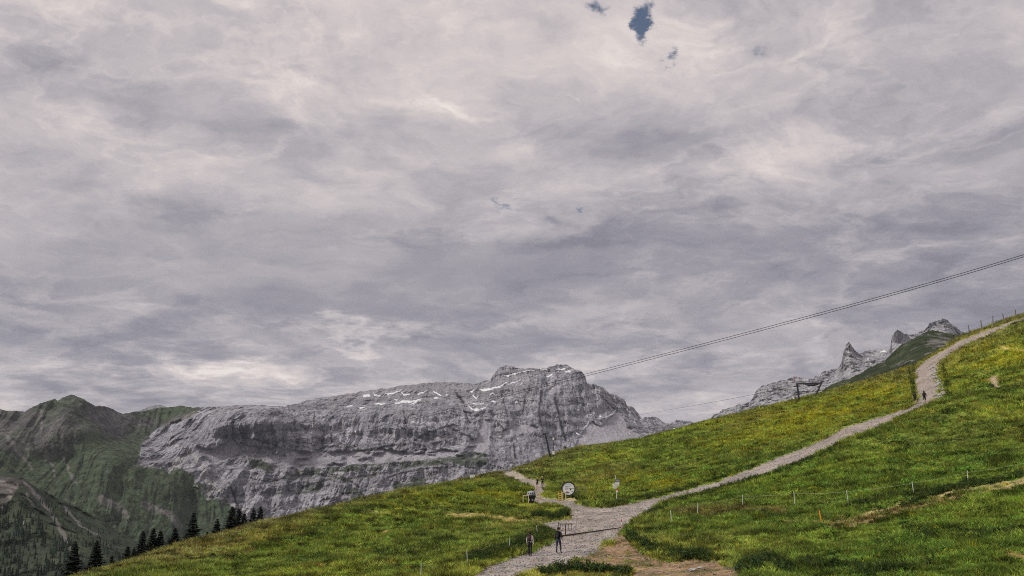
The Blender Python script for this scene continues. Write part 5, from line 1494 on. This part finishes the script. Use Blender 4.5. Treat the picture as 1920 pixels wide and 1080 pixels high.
# ------------------------------------------------------------------ lift masts and cables
p = ground(1032, 860); root = empty('lift_mast', p, face_cam(p)); m_ = px_m(p)
H = 47 * m_; top = (-9.4 * m_, 0, H)
b = MB(); b.tube([(0.02 * H, 0, -.8), (0, 0, 0), (top[0] * .5, 0, H * .5), top], [.17, .16, .145, .12], 10); b.build('mast', M['dark_steel'], root)
b = MB(); b.box((top[0] - .02, 0, H - .05), (.85, .16, .16), bev=.02); b.build('crossarm', M['dark_steel'], root)
b = MB(); b.box((top[0] - .30, 0, H - .23), (.42, .2, .20), bev=.03); b.build('sheave', M['dark_steel'], root)
b = MB(); b.tube([(.28, 0, -.2), (top[0] * .75 + .18, 0, H * .74)], .025, 6); b.build('ladder_pipe', M['greyplate'], root)
tag(root, 'leaning dark steel lift mast with short crossarm at the hill edge', 'lift mast')
p = ground(1038, 857); root = empty('snow_lance', p, face_cam(p)); m_ = px_m(p)
b = MB(); b.tube([(0, 0, -.6), (-.02, 0, 33 * m_)], .045, 8); b.build('pole', M['dark_steel'], root)
b = MB(); b.box((0, -.05, 33.5 * m_), (3.2 * m_, .3, 4.6 * m_), bev=.04); b.build('head', M['white'], root)
b = MB(); b.box((0, -.12, 7.5 * m_), (4.3 * m_, .35, 6.2 * m_), bev=.04); b.build('cabinet', M['white'], root)
tag(root, 'slim pole with a white head and a white cabinet right of the leaning mast', 'snow lance')

p = ground(1499, 751); root = empty('lift_portal', p, face_cam(p)); m_ = px_m(p)
def X_(u): return (u - 1499) * m_
def Z_(v): return (751 - v) * m_
b = MB(); b.tube([(X_(1498.6), 0, -1.0), (X_(1497), 0, Z_(721))], .20, 10); b.build('leg', M['dark_steel'], root)
b = MB(); b.tube([(X_(1524), 0, Z_(750)), (X_(1540), 0, Z_(720.5))], .19, 10); b.build('leg', M['dark_steel'], root)
b = MB(); b.box(((X_(1495) + X_(1542)) / 2, 0, Z_(719.6)), (X_(1542) - X_(1495), .34, .26), bev=.03); bm_ = b.build('beam', M['dark_steel'], root)
b = MB(); b.tube([(X_(1511), -.05, Z_(721)), (X_(1516), -.05, Z_(722.3)), (X_(1525), -.05, Z_(722.8)), (X_(1532), -.05, Z_(722)), (X_(1537), -.05, Z_(721))], [.10, .22, .26, .2, .08], 8); b.build('sheave_train', M['dark_steel'], bm_)
b = MB(); b.box((X_(1496), -.1, Z_(724)), (11 * m_, .2, .24), bev=.03); b.build('bracket', M['dark_steel'], root)
b = MB(); b.box((X_(1497), -.1, Z_(722)), (4 * m_, .3, .6), bev=.04); b.build('bracket', M['dark_steel'], root)
b = MB(); b.tube([(X_(1493.2), 0, Z_(723)), (X_(1492.2), 0, Z_(705))], .035, 6); an = b.build('antenna', M['dark_steel'], root)
for v in (705.5, 711.5):
    b = MB(); b.tube([(X_(1492.4), 0, Z_(v + 2.2)), (X_(1492.3), 0, Z_(v))], .09, 8); b.build('band', M['red'], an)
tag(root, 'dark steel lift portal with slanting right leg on the meadow skyline', 'lift portal')

def cable(name, px, A, B, rad, mat, label, du=0.0, dv=0.0, off=0.0):
    """px: picture points (u, v) of a rope hanging in the vertical plane over plan points A and B"""
    (ax, ay), (bx, by) = A, B
    nx, ny = -(by - ay), (bx - ax); nl = math.hypot(nx, ny); nx, ny = nx / nl, ny / nl
    ax += nx * off; ay += ny * off
    us = np.array([q[0] for q in px], float); vs = np.array([q[1] for q in px], float)
    cf = np.polyfit((us - 900) / 900, vs, 4)
    pts = []
    for u in np.linspace(us[0], us[-1], 90):
        v = np.polyval(cf, (u - 900) / 900) + dv
        x, y, z = [float(c) for c in ray(u, v)]
        t = (ax * nx + ay * ny) / (x * nx + y * ny)
        pts.append(Vector((x * t, y * t, z * t)))
    b = MB(); b.tube(pts, rad, 6)
    o = b.build(name, M[mat], None, True); tag(o, label, 'cable', 'lift cables')
def plan(u, d):
    x, y, z = ray(u, 800); h = math.hypot(x, y); return (float(x / h * d), float(y / h * d))
CB = [(2000, 452), (1920, 477.6), (1660, 553), (1400, 622.5), (1250, 662.5), (1097, 702), (900, 752), (720, 796), (518, 846), (379, 880), (240, 910), (100, 938), (60, 946)]
cable('lift_cable', CB, plan(1920, 165), plan(100, 1150), .050, 'cable', 'upper one of the two long dark cables rising across the sky to the right', off=0)
cable('lift_cable', CB, plan(1920, 165), plan(100, 1150), .050, 'cable', 'lower one of the two long dark cables rising across the sky to the right', dv=4.0, off=0.7)
cable('lift_cable', [(1497, 722.5), (1460, 730), (1405, 741.5), (1350, 751.5), (1300, 760.5), (1225, 773.5), (1190, 779.5)], plan(1497, 238), plan(1190, 620), .045, 'far_cable', 'thin faint cable running left from the lift portal')

# ------------------------------------------------------------------ walkers
def person(u, v, heading, height_m, P_, colours, label, hair_len=0.0):
    """P_: pose; heading in degrees, 0 = walking away from the camera"""
    J, E, Rd, part = {}, [], {}, {}
    def add(n, co, r, parent=None, pt=None):
        J[n] = co; Rd[n] = r if isinstance(r, tuple) else (r, r)
        if parent: E.append((parent, n, pt))
    lean = P_.get('lean', 0.03)
    add('pelvis', (0, 0, .95), (.155, .115)); add('waist', (0, lean * .5, 1.10), (.135, .10), 'pelvis', 'torso'); add('chest', (0, lean, 1.30), (.165, .115), 'waist', 'torso')
    add('neck0', (0, lean * 1.1, 1.45), (.075, .07), 'chest', 'torso'); add('neck1', (0, lean * 1.3 + .01, 1.52), .052, 'neck0', 'skin'); add('head', (0, lean * 1.3 + .02, 1.61), (.076, .092), 'neck1', 'skin'); add('crown', (0, lean * 1.3 + .01, 1.70), (.066, .080), 'head', 'skin')
    for s, sd in ((-1, 'L'), (1, 'R')):
        lf, kb = P_['leg' + sd]                     # foot forward offset, knee bend
        add('hip' + sd, (s * .095, 0, .88), (.098, .105), 'pelvis', 'hip'); add('thigh' + sd, (s * .10, lf * .22 + kb * .4, .70), .086, 'hip' + sd, 'thigh')
        add('knee' + sd, (s * .10, lf * .48 + kb, .49), .058, 'thigh' + sd, 'thigh'); add('calf' + sd, (s * .10, lf * .72 + kb * .35, .32), .056, 'knee' + sd, 'shin')
        add('ankle' + sd, (s * .105, lf, .09 + P_.get('lift' + sd, 0)), .040, 'calf' + sd, 'shin'); add('ball' + sd, (s * .115, lf + .13, .045 + P_.get('lift' + sd, 0) * .3), (.045, .034), 'ankle' + sd, 'shoe'); add('toe' + sd, (s * .12, lf + .20, .035 + P_.get('lift' + sd, 0) * .1), (.035, .026), 'ball' + sd, 'shoe')
        sw, bend, outw = P_['arm' + sd]              # forward swing of the hand, elbow bend forward, outward
        add('sho' + sd, (s * .185, lean, 1.395), .064, 'chest', 'sleeve'); add('elb' + sd, (s * (.235 + outw * .5), lean + sw * .35 - .03, 1.13), .044, 'sho' + sd, 'sleeve')
        hz = .87 + bend
        add('wri' + sd, (s * (.25 + outw), lean + sw, hz), .030, 'elb' + sd, 'forearm'); d = Vector((0, sw * .35 + bend * .5, -.09 + bend * .2)).normalized() * .085
        w = Vector(J['wri' + sd]); add('palm' + sd, tuple(w + d), (.040, .020), 'wri' + sd, 'skin')
        pm = w + d
        for k in range(4):
            off = Vector((s * .0, (-.028 + .019 * k), 0)); ln = (.055, .066, .070, .058)[k]
            add('f%d%s' % (k, sd), tuple(pm + off + d.normalized() * .035), .0095, 'palm' + sd, 'skin'); add('g%d%s' % (k, sd), tuple(pm + off * 1.1 + d.normalized() * (.035 + ln) + Vector((-s * .022, .006, 0))), .0080, 'f%d%s' % (k, sd), 'skin')
        add('t' + sd, tuple(pm + Vector((-s * .012, .045, .012))), .0105, 'palm' + sd, 'skin'); add('u' + sd, tuple(pm + Vector((-s * .022, .066, -.028))), .0085, 't' + sd, 'skin')
    bm = bmesh.new(); lay = bm.verts.layers.skin.verify(); vm = {}
    for n, co in J.items():
        x = bm.verts.new(co); x[lay].radius = Rd[n]; x[lay].use_root = (n == 'pelvis'); vm[n] = x
    for a, c, pt in E: bm.edges.new((vm[a], vm[c]))
    me = bpy.data.meshes.new('skeleton'); bm.to_mesh(me); bm.free()
    tmp = link_mesh('skeleton', me)
    sk = tmp.modifiers.new('skin', 'SKIN'); sk.use_smooth_shade = True
    ss = tmp.modifiers.new('sub', 'SUBSURF'); ss.levels = 1; ss.render_levels = 1
    dg = bpy.context.evaluated_depsgraph_get(); ev = tmp.evaluated_get(dg)
    body = bpy.data.meshes.new_from_object(ev); body.name = 'body'
    bpy.data.objects.remove(tmp)
    body.materials.clear()
    keys = ['skin', 'torso', 'hip', 'sleeve', 'forearm', 'thigh', 'shin', 'shoe']
    for k in keys: body.materials.append(colours[k])
    segs = [(Vector(J[a]), Vector(J[c]), pt) for a, c, pt in E]
    for f in body.polygons:
        c = f.center; best = (9, 'torso')
        for a, b_, pt in segs:
            ab = b_ - a; t = max(0, min(1, (c - a).dot(ab) / ab.length_squared)); dd = (c - a - ab * t).length
            if dd < best[0]: best = (dd, pt)
        pt = best[1]
        if pt == 'torso' and c.z < 0.98: pt = 'hip'
        if pt == 'hip' and c.z > 1.0: pt = 'torso'
        f.material_index = keys.index(pt); f.use_smooth = True
    p = ground(u, v)
    root = empty('person', p, face_cam(p) - R(heading)); root.scale = (height_m / 1.76,) * 3
    link_mesh('body', body, root)
    hx, hy, hz = J['head']
    b = MB(); rings = [(.090, -.035 - hair_len), (.102, .0), (.104, .05), (.088, .10), (.05, .135), (.012, .146)]
    b.lathe(rings, 14, (hx, hy - .026, hz + .02)); b.build('hair', colours['hair'], root, True)
    b = MB(); b.lathe([(.019, -.03), (.016, .0), (.008, .035)], 8, (hx, hy + .098, hz - .005)); b.build('nose', colours['skin'], root, True)
    for s in (-1, 1):
        b = MB(); b.lathe([(.004, -.012), (.011, 0), (.004, .012)], 8, (hx + s * .030, hy + .086, hz + .03)); b.build('eye', M['black'], root)
        b = MB(); b.lathe([(.008, -.03), (.016, 0), (.008, .028)], 8, (hx + s * .082, hy + .0, hz + .0)); b.build('ear', colours['skin'], root, True)
    b = MB(); b.box((hx, hy + .092, hz - .048), (.042, .012, .010)); b.build('mouth', colours['lips'], root)
    tag(root, label, 'person')
    return root, J

CLO = dict(skin=mat_plain('skin', (0.50, 0.32, 0.24), .6, .08), lips=mat_plain('lips', (0.38, 0.16, 0.14), .5, .05), black_cloth=mat_plain('black_cloth', (0.016, 0.017, 0.020), .85), dark_cloth=mat_plain('dark_cloth', (0.026, 0.028, 0.036), .85), white_cloth=mat_plain('white_cloth', (0.80, 0.77, 0.71), .85, .08),
           dark_hair=mat_plain('dark_hair', (0.030, 0.022, 0.017), .7), blond_hair=mat_plain('blond_hair', (0.52, 0.40, 0.24), .7), boot=mat_plain('boot', (0.022, 0.020, 0.019), .7), maroon=mat_plain('maroon', (0.085, 0.030, 0.034), .8), jean=mat_plain('dark_jeans', (0.030, 0.038, 0.062), .9),
           grey_cloth=mat_plain('grey_cloth', (0.20, 0.17, 0.16), .85), orange_sock=mat_plain('orange_cloth', (0.55, 0.22, 0.10), .8), pink=mat_plain('red_shoe', (0.40, 0.06, 0.05), .6))
def outfit(torso, legs, sleeve=None, forearm=None, shin=None, shoe='boot', hair='dark_hair'):
    c = CLO; return dict(skin=c['skin'], lips=c['lips'], torso=c[torso], hip=c[legs], sleeve=c[sleeve or torso], forearm=c[forearm or sleeve or torso], thigh=c[legs], shin=c[shin or legs], shoe=c[shoe], hair=c[hair])

def backpack(root, J, mat, label, s=1.0, trim='black_cloth'):
    """a rucksack on the back of a walker, a thing of its own"""
    o = empty('backpack', root.location, root.rotation_euler.z); o.scale = root.scale
    cx, cy, cz_ = J['chest']
    b = MB(); b.box((0, cy - .205 * s - .02, 1.24), (.30 * s, .17 * s, .46 * s), bev=.05 * s); b.build('bag', CLO[mat], o, True)
    b = MB(); b.box((0, cy - .315 * s, 1.15), (.22 * s, .06 * s, .22 * s), bev=.02); b.build('pocket', CLO[trim], o, True)
    b = MB(); b.box((0, cy - .20 * s, 1.49), (.26 * s, .18 * s, .07 * s), bev=.025); b.build('lid', CLO[trim], o, True)
    for sg in (-1, 1):
        b = MB(); b.tube([(sg * .10, cy - .14, 1.44), (sg * .115, cy - .02, 1.478), (sg * .12, cy + .10, 1.42), (sg * .13, cy + .128, 1.28), (sg * .16, cy + .02, 1.12), (sg * .12, cy - .13, 1.06)], .018, 6); b.build('strap', CLO[trim], o, True)
    tag(o, label, 'backpack')

WALK1 = dict(legL=(.16, .04), legR=(-.06, .05), liftR=.03, armL=(.10, .02, .02), armR=(-.10, .0, .03), lean=.05)
WALK2 = dict(legL=(-.10, .03), legR=(.20, .05), liftL=.04, armL=(.10, .03, .02), armR=(-.16, .02, .10), lean=.04)
STAND = dict(legL=(.04, .02), legR=(-.05, .02), armL=(.16, .22, -.05), armR=(.05, .02, .02), lean=.02)
STAND2 = dict(legL=(-.03, .02), legR=(.12, .04), armL=(.0, .0, .03), armR=(.18, .24, -.05), lean=.03)
r1, J1 = person(993.5, 1043, 20, 1.66, WALK1, outfit('white_cloth', 'black_cloth', 'white_cloth', 'white_cloth'), 'person in white top and dark trousers walking up the road, left of the near pair', .03)
backpack(r1, J1, 'maroon', 'dark red and black backpack on the near hiker in the white top', .95)
r2, J2 = person(1047, 1038, 25, 1.80, WALK2, outfit('black_cloth', 'jean', 'black_cloth', 'black_cloth'), 'person all in dark clothes striding up the road, right of the near pair')
backpack(r2, J2, 'black_cloth', 'flat black backpack on the near hiker in dark clothes', .8, 'dark_cloth')
person(1007.5, 915.5, 185, 1.62, STAND, outfit('black_cloth', 'black_cloth', 'black_cloth', 'skin', 'skin', 'pink', 'blond_hair'), 'blond person in dark shorts, left of the distant pair on the narrow path', .05)
person(1017, 915, 165, 1.74, STAND2, outfit('dark_cloth', 'black_cloth', 'dark_cloth', 'skin', None, 'boot', 'blond_hair'), 'fair-haired person in long dark trousers, right of the distant pair on the narrow path')
r5, J5 = person(1716.5, 757.5, -10, 1.70, WALK1, outfit('black_cloth', 'black_cloth', 'black_cloth', 'skin', 'skin', 'boot'), 'person in black with bare calves at the left verge of the upper road')
backpack(r5, J5, 'black_cloth', 'black backpack on the upper-road walker at the left verge', 1.0, 'dark_cloth')
r6, J6 = person(1734.5, 757, -5, 1.80, WALK2, outfit('black_cloth', 'dark_cloth', 'black_cloth', 'skin', 'skin', 'boot'), 'taller person in black walking in the middle of the upper road')
backpack(r6, J6, 'black_cloth', 'large black backpack on the walker in the middle of the upper road', 1.1, 'black_cloth')
